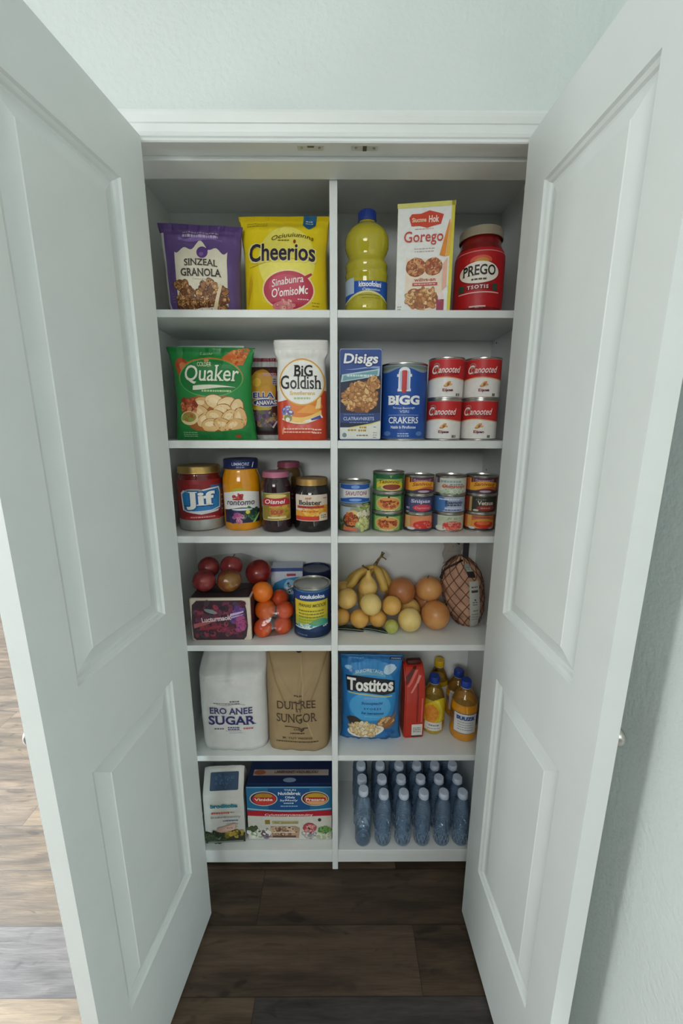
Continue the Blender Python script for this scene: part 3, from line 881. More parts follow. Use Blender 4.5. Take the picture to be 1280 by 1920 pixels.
def nut_box():
    w, d, h = .113, .050, .2335
    t, s = carton('nut_box', 'dark blue box picturing a heap of nuts, on the second shelf right beside the divider', 'box', (.0625, .180, TOPS[2]), R(1), w, d, h, '#27407c', '#1f2f5a', '#c9cdd4', .003)
    P, L = Print(s), Print(s)
    P.rect(-.0555, .0555, .002, .2325, '#9aa6c0', .6, .006); P.rect(-.054, .054, .0035, .231, '#284a90', 1, .006)
    P.rect(-.054, .054, .036, .168, '#1c2440', 1.4)
    L.text('Disigs', .0, .205, .092, .034, '#1c3474', 5.5, .07, .12, ref=.03); L.text('Disigs', .0, .205, .090, .032, '#eef0f4', 6.5, .028, .12)
    P.band(-.04, .05, lambda x: .183 + .002 * math.sin(x * 60), lambda x: .186 + .004 * math.sin(x * 40), '#8aa4d0', 2)
    P.poly([(-.052, .150), (.048, .166), (.050, .184), (-.049, .169)], '#b5cfd2', 3); P.poly([(-.047, .153), (.044, .1685), (.045, .180), (-.045, .166)], '#6fa0ac', 3.4); P.fine(.0, .1665, .072, .005, '#cfe2e4', 4)
    P.ell(.0, .110, .047, .038, '#7a4a22', 2, 36, 0, .04); P.scatter(.0, .112, .045, .036, 110, .0085, ['#c08a52', '#d6a568', '#a9703a', '#e0b67e', '#b57a42'], 2.3, None, .62, '#7a4a22')
    P.scatter(.036, .145, .014, .014, 10, .010, ['#c08a52', '#d6a568', '#b57a42'], 3.3, None, .6, '#7a4a22')
    P.rect(-.054, .054, .046, .072, '#27407c', 4); L.text('CLATRAVNIKETS', -.004, .057, .082, .009, '#b9c8e4', 6.5, .02); P.fine(-.004, .068, .08, .001, '#8aa0cc', 5); P.fine(-.004, .047, .05, .0018, '#8aa0cc', 5)
    P.poly([(-.054, .004), (.054, .004), (.054, .052), (.020, .040), (-.020, .034), (-.054, .034)], '#dfe0d8', 4.5); P.poly([(-.03, .034), (.03, .045), (.054, .052), (.054, .049), (.028, .041), (-.03, .031)], '#d9d27a', 4.8)
    for x, y, w_ in ((-.022, .027, .022), (.006, .026, .022), (.008, .034, .020)): P.fine(x, y, w_, .005, '#b5902e', 5)
    P.fine(.006, .013, .03, .003, '#6a6a62', 5); P.ell(-.042, .014, .006, .006, '#7c8a9a', 5); P.fine(.040, .020, .010, .002, '#8a8a8a', 5, 3); P.fine(.04, .035, .008, .002, '#7a7a92', 5)
    done(P, L, t)
nut_box()

def can_prof(r, h, rib=0):
    p = [(0, .003), (r - .004, .003), (r - .003, 0), (r - .0005, 0), (r + .0006, .0012), (r + .0006, .0032), (r - .0012, .0048)]
    p += [(r - .0012, h - .0048), (r + .0006, h - .0032), (r + .0006, h - .0012), (r - .0005, h), (r - .0028, h), (r - .0036, h - .0042), (r - .008, h - .0044), (r - .010, h - .0034), (r - .013, h - .0044), (0, h - .0044)]
    return p
def can(name, label, loc, r, h, group=None, rz=0.0, n=40, body=None, cat='can'):
    t = thing(name, label, cat, loc, rz + turn(loc), group)
    mesh_obj('can_body', lathe(can_prof(r, h), n), body or TIN, t, True, autosm=40)
    return t, Round(r - .0012, 0, n)

def big_tin():
    r, h = .0622, .198
    t, s = can('cracker_tin', 'large blue tin with a red stripe emblem, between the nut box and the red cans', (.1835, .1985, TOPS[2]), r, h, n=56)
    P, L = Print(s), Print(s)
    b = '#1f4fa0'
    P.rect(-PI * r, PI * r, .005, .193, '#8a94a0', .6); P.band(-.1, .1, lambda x: .006, lambda x: .180 + .006 * math.cos(x * 60), b, 1, 60); P.rect(-PI * r + .001, -.0995, .006, .186, b, 1); P.rect(.0995, PI * r - .001, .006, .186, b, 1)
    P.band(-.10, .10, lambda x: .184 + .003 * math.cos(x * 60), lambda x: .190, '#6a7f74', 1.3, 50)
    P.rect(-.014, .016, .128, .176, '#e8eaee', 2, .004); P.ell(.001, .176, .014, .010, '#e8eaee', 2); P.rect(-.018, .020, .162, .169, '#e8eaee', 2); P.rect(-.016, .018, .126, .133, '#e8eaee', 2)
    P.rect(-.0105, .0125, .130, .176, '#b9c8e0', 2.4, .003); P.rect(-.0055, .0075, .128, .178, '#c0282c', 2.8, .003); P.ell(.001, .127, .006, .005, '#c0282c', 2.8)
    L.text('BIGG', .001, .104, .086, .024, '#eef0f2', 6, .05, serif=True)
    L.text('Servus Beatonge', .002, .085, .056, .0065, '#c8d6ee', 6, .01, arc=-.002); L.text('VSRI', .003, .075, .024, .007, '#a8c0e6', 6, .02)
    P.band(-.04, .044, lambda x: .0655, lambda x: .0665, '#a8c0e6', 2)
    L.text('CRAKERS', .002, .0530, .080, .0165, '#e6ecf4', 6, .018, serif=True)
    L.text('Nabb b Firufionse', .002, .035, .066, .0075, '#d8e2f2', 6, .03)
    P.fine(.002, .018, .03, .0028, '#a8bede', 2, 2, .006); P.ell(-.044, .018, .012, .006, '#5a80b8', 2); P.ell(.048, .018, .011, .006, '#5a80b8', 2)
    done(P, L, t)
big_tin()

def red_can(loc, label, r, h, rz):
    t, s = can('soup_can', label, loc, r, h, 'red and white cans stacked two high', rz, 44)
    P, L = Print(s), Print(s)
    P.rect(-PI * r, PI * r, .005, h - .005, '#e4e2de', .6)
    P.band(-.135, .135, lambda x: h * .50 + .003 * math.cos(x * 46 + .3), lambda x: h - .0055, '#c62a2c', 1, 70)
    P.band(-.135, .135, lambda x: h * .475 + .003 * math.cos(x * 46 + .3), lambda x: h * .50 + .003 * math.cos(x * 46 + .3), '#d8b98a', 1, 70)
    P.ell(.002, h * .62, .034, .007, '#a81f24', 1.5)
    L.text('C', -.031, h * .71, .018, .022, '#f2e6e2', 6, .02, .3); L.text('anooted', .007, h * .70, .056, .0165, '#f2e6e2', 6, .01, .3)
    P.ring(-.028, h * .80, .009, .007, .0022, '#8d8a80', 2); P.ring(-.026, h * .70, .006, .010, .0018, '#a9a496', 2)
    for k in range(6): P.ell(.004 + .006 * math.cos(k), h * .345 + .004 * math.sin(k * 1.7), .005, .0028, '#c9843e' if k % 2 else '#d9a85a', 2 + k * .1, 12, k)
    P.ell(.004, h * .345, .003, .004, '#8a5a2a', 3)
    L.text('Eijon', .004, h * .205, .026, .0095, '#8f2a2c', 6, .03); P.fine(.008, h * .20, .016, .003, '#3c3448', 7)
    P.fine(.032, h * .10, .012, .007, '#6a6a62', 3)
    done(P, L, t)
for x, y, r, nm in ((.2945, .1862, .0465, 'next to the blue tin'), (.3930, .1885, .0478, 'by the end wall of the shelf')):
    red_can((x, y, TOPS[2]), 'red and white can, lower one of the stack ' + nm, r, .1075, R(-4))
    red_can((x + .0005, y + .001, TOPS[2] + .1077), 'red and white can, upper one of the stack ' + nm, r + .0005, .1045, R(2))

# ================================================================== THIRD SHELF
def red_jar():
    h, r = .187, .0645
    pr = [(0, 0), (.058, 0), (.0625, .003), (.0640, .010), (.0645, .04), (.0645, .140), (.0625, .150), (.0585, .1585), (.0575, .162), (.0575, .170), (0, .170)]
    t, lo = jar('spread_jar', 'wide red jar with a gold lid and a silver base, on the third shelf', (-.4090, .2415, TOPS[3]), r, h, pr, glossy('red_spread', '#6e1a1c'), GOLD, .0605, .021)
    s = Round(r, 0, 48, prof=pr[1:-1])
    P, L = Print(s), Print(s)
    P.band(-.17, .17, lambda x: .003, lambda x: .034, mat('silver_foil', '#b4b4ae', .35, metal=.5, var=.05), 1, 70)
    P.band(-.17, .17, lambda x: .034, lambda x: .150, '#8d1f22', 1, 70)
    B = '#2a7fc0'
    P.poly([(-.056, .062), (-.03, .056), (.02, .058), (.060, .066), (.064, .110), (.060, .128), (.03, .126), (-.02, .118), (-.050, .120), (-.060, .112)], '#e3e4e4', 2)
    P.poly([(-.050, .064), (-.02, .060), (.03, .062), (.056, .069), (.060, .110), (.055, .124), (.03, .122), (-.02, .114), (-.044, .116), (-.055, .108)], B, 2.5)
    P.ell(-.018, .118, .026, .007, '#9aa4aa', 2.2); P.band(.03, .078, lambda x: .060, lambda x: .134, '#3d5d94', 1.6, 12); P.band(.064, .082, lambda x: .044, lambda x: .122, '#8a5a5c', 1.8, 8); P.fine(.072, .10, .010, .004, '#e0d0d0', 3, 4, .014)
    P.poly([(-.045, .058), (.0, .050), (.05, .056), (.056, .062), (.0, .057), (-.045, .063)], '#d6d9dc', 2.6)
    L.text('Jif', .001, .0905, .086, .056, '#1f5f9c', 5, .075, serif=True, ref=.04); L.text('Jif', .000, .0910, .082, .053, '#f0efe8', 6, .035, serif=True)
    P.band(-.05, .055, lambda x: .040 - 3 * x * x, lambda x: .048 - 3 * x * x, '#b5343a', 2); P.fine(.004, .042, .07, .003, '#dba8a8', 3)
    done(P, L, t)
red_jar()

def orange_jar():
    h, r = .2065, .0555
    pr = [(0, 0), (.049, 0), (.0535, .003), (.0548, .010), (.0555, .02), (.0555, .138), (.0545, .150), (.050, .166), (.0475, .174), (.0470, .182), (0, .182)]
    t, lo = jar('sauce_jar', 'tall orange-yellow jar with a dark blue lid, third shelf', (-.2835, .2385, TOPS[3]), r, h, pr, glossy('orange_sauce', '#d98f10'), mat('navy_lid', '#1b2450', .35, var=.04), .0500, .0275)
    P = Print(Round(.0508, 0, 48)); P.text('UMMORE', .0, .194, .05, .009, '#a9b4d4', 2, .01, .15); P.fine(.0, .185, .024, .003, '#7f8ab8', 2); P.poly([(.032, .184), (.037, .199), (.040, .199), (.035, .184)], '#c9d0e0', 2)
    P.build('lid_print', lo)
    s = Round(r, 0, 48, prof=pr[1:-1])
    P, L = Print(s), Print(s)
    P.band(-.060, .055, lambda x: .024, lambda x: .072, '#1c2340', 1, 40); P.band(-.062, .056, lambda x: .066 + .004 * math.cos(x * 50), lambda x: .114 + .004 * math.cos(x * 40), '#e2dedc', 2, 40)
    P.band(-.05, .03, lambda x: .112, lambda x: .126 - 14 * (x + .008) ** 2, '#a9a428', 1.5, 20)
    P.scatter(-.012, .102, .013, .007, 12, .005, ['#b52a2e', '#c94a4a', '#8d1c24'], 3); P.ell(-.012, .094, .016, .003, '#a8332e', 3.8)
    L.text('rontomo', -.006, .0845, .082, .014, '#57535c', 6, .012, .2); L.text('rontomo', -.005, .0830, .082, .014, '#a9a6ac', 5, .012, .2)
    P.scatter(-.03, .046, .028, .018, 18, .008, ['#2c3a6a', '#39306a', '#20284c'], 3); P.scatter(.026, .048, .026, .018, 22, .008, ['#2f5a3a', '#4a7a44', '#20402c', '#1c3030'], 3)
    P.scatter(-.012, .038, .014, .012, 9, .008, ['#b5648c', '#c98aa8', '#9a4a7c'], 4.4); P.ell(.014, .056, .006, .006, '#d9c85a', 4.4)
    P.poly([(.026, .024), (.034, .024), (.052, .046), (.050, .052)], '#a9c878', 4.6); P.ell(-.002, .064, .03, .003, '#cfd4dc', 4.4)
    done(P, L, t)
orange_jar()

def jam_jar(name, label, loc, r, h, lidm, lidh, glass, prt, lidr=None):
    lidr = lidr or r * .86
    pr = [(0, 0), (r * .9, 0), (r * .97, .003), (r, .009), (r, h - lidh - .030), (r * .985, h - lidh - .020), (r * .9, h - lidh - .008), (lidr - .002, h - lidh - .002), (lidr - .002, h - lidh + .004), (0, h - lidh + .004)]
    t, lo = jar(name, label, loc, r, h, pr, glass, lidm, lidr, lidh)
    s = Round(r, 0, 48, prof=pr[1:-1]); P, L = Print(s), Print(s)
    prt(P, L, r); done(P, L, t)
PINKL = mat('pink_lid', '#b36a80', .35, var=.05, metal=.2)
def pr1(P, L, r):
    P.rect(-.047, .047, .036, .115, '#c9b98a', 1, .003); P.rect(-.045, .045, .038, .113, '#8d7a30', 1.4, .003)
    P.scatter(.012, .064, .03, .022, 30, .009, ['#a9902c', '#c2a33a', '#8a7a2a', '#b5863a'], 1.6, None); P.scatter(-.034, .104, .012, .008, 8, .006, ['#6a7a3a', '#8a8a3a'], 1.6)
    P.ell(-.002, .091, .043, .013, '#b02438', 3, 30); P.rect(-.043, .043, .080, .094, '#a32034', 2.8)
    L.text('Oisnei', -.004, .091, .058, .013, '#ecdcd8', 6, .02, .2)
    P.ell(.0, .106, .030, .006, '#d6c47a', 3.2)
    L.text('Menoure', .0, .075, .040, .006, '#d9a43a', 6, .01, .15)
    P.rect(-.020, .022, .052, .069, '#b5803a', 3); L.text('SOUF', .001, .060, .034, .012, '#a8352c', 6, .03)
    P.rect(-.026, .028, .042, .047, '#d9cba4', 3)
jam_jar('jam_jar', 'slim dark jam jar with a pink lid, nearer one of the two pink-lidded jars', (-.1770, .2075, TOPS[3]), .0440, .173, PINKL, .0165, glossy('dark_jam', '#2c1820'), pr1)
def pr2(P, L, r):
    P.rect(-.04, .04, .05, .11, '#8d3a3e', 1, .003); P.fine(0, .095, .05, .006, '#c9a0a0', 2, 2, .012)
jam_jar('jam_jar', 'dark jam jar with a pink lid standing behind the other pink-lidded jar', (-.1515, .305, TOPS[3]), .0405, .192, mat('rose_lid', '#8f4a5e', .35, var=.05, metal=.2), .0175, glossy('amber_jam', '#5a4420'), pr2)
def pr3(P, L, r):
    P.rect(-.054, .050, .034, .110, '#d9c4b4', 1, .003); P.rect(-.053, .049, .035, .109, '#d8c9b8', 1.3, .003)
    P.band(-.053, .049, lambda x: .040, lambda x: .072 + .008 * math.sin(x * 40), '#d9992e', 1.6); P.scatter(.01, .060, .036, .014, 22, .009, ['#e0a83a', '#d98a2c', '#e8bd5c'], 1.8)
    P.band(-.053, .020, lambda x: .036, lambda x: .048, '#c23a2c', 3); P.ell(.034, .047, .014, .012, '#d9cdb0', 3.2); P.fine(.035, .05, .018, .003, '#7a6a4a', 4, 2, .006)
    L.text('ANP', -.010, .100, .018, .006, '#b04a3a', 6, .02)
    L.text('Iloister', -.006, .0875, .066, .0135, '#38302c', 6, .025, serif=True)
    P.rect(-.046, .036, .071, .078, '#b5402c', 3); L.text('BOR BOTS', -.010, .0745, .06, .0065, '#8d2018', 6, .02)
    P.fine(-.006, .062, .05, .003, '#b5602c', 4)
    P.ell(.040, .100, .008, .002, '#a8907c', 3)
jam_jar('jam_jar', 'broad dark jam jar with a gold lid on the third shelf against the divider', (-.0735, .2185, TOPS[3]), .0545, .153, mat('gold_lid_dull', '#a8844c', .35, metal=.7, var=.06), .0195, glossy('black_jam', '#1c1718'), pr3, .0465)

def food_can(kind, loc, label, r, h, rz, group):
    t, s = can('food_can', label, loc, r, h, group, rz, 40)
    P, L = Print(s), Print(s); C = PI * r
    a, b = .0055, h - .0055
    def wrap(c, l=1): P.rect(-C + .0005, C - .0005, a, b, c, l)
    if kind == 'blue':
        wrap('#c9d0d0'); P.band(-.05, .05, lambda x: b - .016 - .003 * math.cos(x * 60), lambda x: b - .001, '#2456a8', 2); P.band(-.05, .05, lambda x: a + .002, lambda x: a + .014 + .003 * math.cos(x * 60), '#2456a8', 2)
        P.band(-.05, .05, lambda x: a, lambda x: a + .002, '#7ab0d8', 2); P.ell(0, b - .008, .012, .005, '#6f9ad6', 3); P.ell(0, a + .009, .018, .004, '#7fa6dc', 3)
        P.rect(-.036, .042, h / 2 - .010, h / 2 + .012, '#e0dcdc', 2.6, .004); L.text('SAVUTONI', .003, h / 2 + .001, .062, .012, '#8a4a5a', 6, .01, .1)
    if kind == 'food':
        wrap('#8d9a84'); P.rect(-.05, -.012, h * .5, b, '#a9b4b8', 1.5); P.scatter(.03, h * .6, .028, .03, 20, .011, ['#8a9a5c', '#a9ac70', '#6a7a44', '#c9c48a'], 2)
        P.ell(-.004, .050, .018, .016, '#d9b878', 3.2); P.ell(-.012, .036, .024, .021, '#4a3424', 3.4, 24); P.scatter(-.010, .040, .019, .016, 30, .006, ['#c26a34', '#a8482a', '#d98a4a', '#8a3a22'], 3.6)
        P.scatter(.026, .024, .018, .016, 16, .008, ['#c8cc84', '#b5bd70', '#dcd8a0'], 4.8); P.band(-.045, .01, lambda x: .006, lambda x: .017 - 8 * (x + .02) ** 2, '#d2704a', 5); P.scatter(.03, .058, .02, .01, 8, .007, ['#e0d8c4', '#d2cba8'], 4.8)
        P.scatter(-.044, .02, .01, .014, 8, .007, ['#4a5a34', '#5a6a3a'], 4.8)
    if kind in ('green1', 'green2'):
        wrap('#3c7d3c'); P.rect(-.040, .042, a, b, '#8cae64', 1.6, .006); P.rect(-C + .0005, C - .0005, b - .005, b, '#1f5a34', 1.8)
        if kind == 'green1':
            P.band(-.042, .044, lambda x: h * .68, lambda x: b, '#1f6038', 2, 20); L.text('T', .004, b - .006, .008, .006, '#b9d0a0', 6, .02)
            P.band(-.038, .042, lambda x: h * .38 + 6 * x * x * -1, lambda x: h * .66 - 7 * x * x, '#d9c23a', 3); L.text('Tasonno', .0, h * .53, .058, .011, '#7a5a1c', 6, .02, .2, arc=.003)
            P.ell(.006, h * .27, .030, .0095, '#dcc08a', 3.4); P.ell(.008, h * .29, .026, .008, '#8d3a28', 3.8); P.fine(.0, h * .14, .03, .003, '#6a8a4a', 3)
        else:
            P.ell(.002, h * .47, .038, .0205, '#c9c486', 2.4, 30); P.ell(.002, h * .47, .034, .018, '#d99a52', 2.8, 30); P.ell(.002, h * .80, .003, .003, '#3a2c1c', 4)
            P.scatter(.004, h * .44, .026, .011, 20, .005, ['#a8482a', '#8d321e', '#c2683a'], 3); L.text('Samur', .0, h * .56, .046, .008, '#8d2a1c', 6, .03, arc=.002)
            P.fine(.0, h * .12, .04, .0025, '#d9e0b0', 3)
    if kind == 'orange1':
        wrap('#a04a22'); P.rect(-.045, .046, a, b, '#c4682a', 1.4); P.rect(-.030, .046, b - .013, b, '#5a2c44', 2); P.rect(-.034, -.022, a, b, '#d99a3a', 1.8); L.text('Beonerdi', .008, b - .006, .05, .006, '#a88aa8', 6, .02)
        P.band(-.030, .046, lambda x: h * .34 + .006 * math.sin(x * 60), lambda x: h * .66 + .005 * math.cos(x * 50 - .4), '#e3a436', 3); L.text('Sanivod', .008, h * .54, .056, .010, '#a8501c', 6, .02, .2, arc=.003)
        P.band(-.02, .046, lambda x: a, lambda x: h * .34 - 7 * (x - .014) ** 2, '#6a2c40', 2.6); P.band(-C, C, lambda x: a, lambda x: a + .007, '#3a3448', 2.8, 30); P.ell(.012, a + .005, .016, .003, '#b5a8b8', 4)
    if kind == 'orange2':
        wrap('#8d3c1c'); P.rect(-.045, .046, a, b, '#c96a34', 1.4); P.rect(-.036, -.022, a, b, '#d9a05a', 1.8)
        P.band(-.024, .046, lambda x: h * .2, lambda x: h * .72 - 6 * (x - .012) ** 2, '#e0953c', 2.2); P.ell(.014, h * .42, .028, .012, '#c8341c', 2.8); P.ell(.012, h * .48, .020, .005, '#e06a3a', 3.2); L.text('Fanadno', .012, h * .60, .048, .008, '#d9b04a', 6, .01, .2, arc=.003)
        P.band(-C, C, lambda x: a, lambda x: a + .005, '#3c2c34', 3, 30); P.ell(-.02, a + .006, .010, .004, '#d0c8d0', 4); P.ell(.034, a + .006, .008, .003, '#a8a0b0', 4); P.rect(-.02, .03, b - .008, b - .003, '#9a5a50', 3)
    if kind == 'pink':
        wrap('#8d3c1c'); P.rect(-.045, .046, a, b, '#d98a5a', 1.4); P.rect(-.04, -.024, a, b, '#dcae74', 1.8)
        P.band(-.024, .046, lambda x: h * .22, lambda x: h * .86 - 8 * (x - .03) ** 2, '#e08a66', 2.2); P.ell(.016, h * .40, .030, .013, '#d43a34', 2.8); P.scatter(.016, h * .42, .026, .010, 16, .004, ['#e0584a', '#c42c2c', '#e2786a'], 3)
        P.band(-C, C, lambda x: a, lambda x: a + .006, '#4a4458', 4, 30); P.ell(-.02, a + .006, .012, .004, '#d8d0d8', 5)
    if kind == 'navy':
        wrap('#33344e'); P.rect(-.030, .042, a + .003, b - .003, '#474a70', 1.5); L.text('Snipas', .008, h * .66, .054, .013, '#c9c4dc', 6, .03); P.ell(.014, h * .33, .028, .010, '#c83a50', 2.5); L.text('Darnico', .013, h * .33, .04, .007, '#e8a0a8', 6, .01)
        P.fine(-.030, h * .3, .012, .006, '#a9a9bc', 3, 2, .012); P.fine(.008, b - .008, .04, .004, '#6a6e94', 3)
    if kind == 'white1':
        wrap('#cdd3c6'); P.rect(-.045, -.034, h * .62, b, '#6a5a74', 2); P.fine(.0, b - .010, .062, .006, '#93a8a8', 3); L.text('Oioninosio', .008, h * .48, .064, .0105, '#b5484a', 6, .02, .1); P.rect(-.026, -.012, h * .42, h * .50, '#d99a5a', 2)
        P.scatter(.0, h * .24, .045, .010, 20, .006, ['#b5c8a8', '#a4b898', '#c0ccb8'], 2); P.fine(.016, b - .018, .04, .003, '#7a8a8a', 3)
    if kind == 'white2':
        wrap('#a4b2c6'); P.ell(-.030, h * .5, .026, .023, '#4a78b4', 2, 24); P.rect(-.055, -.03, a, b, '#4a78b4', 1.8); L.text('Esamolo', .014, h * .62, .050, .010, '#2f3d5c', 6, .03, .1); P.fine(.014, h * .46, .05, .004, '#3f4d6c', 3)
        P.rect(-.012, .042, h * .22, h * .34, '#c0c4da', 2.5); P.fine(.014, h * .20, .05, .004, '#5a6a9a', 3); P.fine(.0, b - .007, .06, .003, '#d8dde8', 3)
    if kind == 'white3':
        wrap('#c6ccb8'); P.rect(-.055, -.034, a, b, '#6a7290', 1.8); P.rect(-.032, .05, h * .58, h * .84, '#b9c4a8', 2); L.text('Ji u', .008, h * .74, .03, .008, '#7f8a74', 6, .01, .2)
        P.ell(.012, h * .36, .030, .013, '#d4443c', 2.5, 24, 0, .1); P.scatter(.010, h * .30, .028, .012, 16, .005, ['#e0786a', '#d89a84', '#d4504a'], 3); P.ell(-.024, h * .2, .016, .008, '#dcdcd0', 2.6); P.fine(.012, h * .52, .05, .004, '#d89a8a', 4)
    if kind == 'black':
        wrap('#8d3a26'); P.rect(-.028, .05, a, b, '#34322a', 1.6); P.rect(-.034, -.026, a, b, '#b59a6a', 1.7); L.text('Vetsua', .012, h * .58, .044, .012, '#cfc8bc', 6, .03); P.ell(.014, h * .30, .026, .008, '#8d2f26', 2.5); P.fine(.014, h * .30, .03, .004, '#c28a7a', 3); P.fine(.0, b - .008, .03, .004, '#6a6a5a', 3); P.ell(-.014, a + .004, .008, .003, '#c9c4b8', 3)
    done(P, L, t)
z3 = TOPS[3]
G3 = 'small tins stacked on the third shelf'
QX = (.0525, .2105)
food_can('food', (*QX, z3), 'can picturing a bowl of food, lower can of the stack right beside the divider', .0460, .0805, 0, G3)
food_can('blue', (QX[0] - .0005, QX[1] + .001, z3 + .0807), 'can with a blue and white label, upper can of the stack right beside the divider', .0460, .0650, R(3), G3)
for i, (k, dz, w) in enumerate((('green2', 0, 'bottom'), ('green2', .0577, 'middle'), ('green1', .1154, 'top'))):
    food_can(k, (.1490 + .0006 * i, .2100, z3 + dz), 'green-labelled can, %s one of the stack of green cans' % w, .0450, .0575, R((-2, 1, 3)[i]), G3)
for i, (k, dz, w) in enumerate((('pink', 0, 'pinkish orange can with a red oval, bottom one of the stack beside the green cans'), ('navy', .0546, 'navy blue can with a red oval, in the middle of its stack'), ('orange1', .1092, 'orange and plum can, top one of the stack beside the green cans'))):
    food_can(k, (.2405 - .0005 * i, .2080, z3 + dz), w, .0428, .0544, R((0, -3, 2)[i]), G3)
for i, (k, dz, w) in enumerate((('white3', 0, 'pale can with a red fruit shape, bottom one of the pale stack'), ('white2', .0541, 'light blue can with a round blue patch, middle one of the pale stack'), ('white1', .1082, 'whitish can with red lettering, top one of the pale stack'))):
    food_can(k, (.3310 + .0008 * i, .2140, z3 + dz), w, .0446, .0539, R((3, 0, 2)[i]), G3)
for i, (k, dz, w) in enumerate((('orange2', 0, 'orange can with a red oval, bottom one of the end stack by the open door'), ('black', .0541, 'black and rust can with pale lettering, middle one of the end stack'), ('orange1', .1082, 'orange and plum can, top one of the end stack by the open door'))):
    food_can(k, (.4235, .2160, z3 + dz), w, .0452, .0539, R((2, 4, 0)[i]), G3)

# ================================================================== FOURTH SHELF
def ball(r, sx=1, sy=1, sz=1, dim=.0, nub=0.0, seed=0, lump=.02, nu=28, nv=18, dent=0.0):
    """fruit body about its centre; dim = dimple depth at the top, nub = bump at the bottom"""
    rnd = random.Random(seed); ph = [rnd.uniform(0, 6.3) for _ in range(6)]
    bm = bmesh.new(); rows = []
    for j in range(nv + 1):
        th = PI * j / nv; row = []
        for i in range(nu):
            a = 2 * PI * i / nu
            k = 1 + lump * (math.sin(2 * a + ph[0]) * math.sin(th) + .7 * math.sin(3 * a + ph[1]) * math.sin(2 * th) + .6 * math.cos(3 * th + ph[2]))
            k -= dim * math.exp(-(th / .30) ** 2); k += nub * math.exp(-((PI - th) / .25) ** 2) - dent * math.exp(-((PI - th) / .3) ** 2)
            row.append(Vector((r * sx * k * math.sin(th) * math.cos(a), r * sy * k * math.sin(th) * math.sin(a), r * sz * k * math.cos(th))))
        rows.append([bm.verts.new(row[0])] if j in (0, nv) else [bm.verts.new(v) for v in row])
    for A, B in zip(rows, rows[1:]):
        for i in range(nu):
            i2 = (i + 1) % nu
            if len(A) == 1: bm.faces.new((A[0], B[i], B[i2]))
            elif len(B) == 1: bm.faces.new((A[i], B[0], A[i2]))
            else: bm.faces.new((A[i], B[i], B[i2], A[i2]))
    return bm
def fruit(name, label, cat, loc, m, r, tilt=(0, 0, 0), stem=None, group=None, eye=None, **k):
    t = thing(name, label, cat, loc, 0, group)
    t.rotation_euler = [R(a) for a in tilt]
    mesh_obj('flesh', ball(r, seed=int(1000 * (loc[0] + 3 * loc[2] + 5)), **k), m, t, True)
    top = r * k.get('sz', 1) * (1 - k.get('dim', 0))
    if stem:
        sb = bmesh.new(); tube(sb, smoothpath([(0, 0, top - .004), (.001, .0005, top + stem * .5), (.004, .001, top + stem)], 4), [.0016] * 8 + [.0022], 7)
        mesh_obj('stem', sb, mat('stem_brown', '#5a4326', .8, var=.2), t, True)
    if eye:
        eb = lathe([(0, -.001), (eye, -.001), (eye * .8, .001), (0, .0006)], 12)
        e = mesh_obj('blossom_end', eb, mat('scar_brown', '#4a2f1a', .8, var=.2), t, True)
        e.location = (0, 0, -r * k.get('sz', 1) * (1 + k.get('nub', 0) - k.get('dent', 0)) - .0002); e.rotation_euler = (PI, 0, 0)
    return t
APP = mat('apple_red', '#6a1219', .25, c2='#9a2a22', scale=30, stretch=(1, 1, .25), lo=.35, hi=.75, coat=.3)
APP2 = mat('apple_blush', '#7c161e', .25, c2='#8f6a2a', scale=22, stretch=(1, 1, .4), lo=.40, hi=.62, coat=.3)
APP3 = mat('apple_pink', '#7e1c26', .25, c2='#b04a48', scale=26, stretch=(1, 1, .3), lo=.4, hi=.7, coat=.3)
ORA = mat('orange_peel', '#d8641a', .4, c2='#e27a26', scale=30, bump=.3, bscale=300, bdist=.001)
ORA2 = mat('tangerine_peel', '#cf4a1a', .35, c2='#dc6226', scale=30, bump=.3, bscale=300, bdist=.001)
LEM = mat('lemon_peel', '#d2a858', .45, c2='#e0be74', scale=24, bump=.25, bscale=240, bdist=.001)
LEM2 = mat('ripe_lemon_peel', '#d2a046', .45, c2='#e0b066', scale=24, bump=.25, bscale=240, bdist=.001)
PALE = mat('pale_lemon_peel', '#dcbe6c', .45, c2='#e6ce8c', scale=20, bump=.2, bscale=240, bdist=.001)
ONI = mat('onion_skin', '#bb7a42', .4, c2='#d2985c', scale=12, stretch=(1, 1, .3), coat=.15)
ONI2 = mat('onion_skin_dark', '#a4643a', .4, c2='#bd7e4c', scale=12, stretch=(1, 1, .3), coat=.15)
BAN = mat('banana_skin', '#b8943c', .5, c2='#cca858', scale=20)
LIM = mat('lime_peel', '#a2a648', .4, c2='#bfc270', scale=28, bump=.25, bscale=240, bdist=.001)
z4 = TOPS[4]

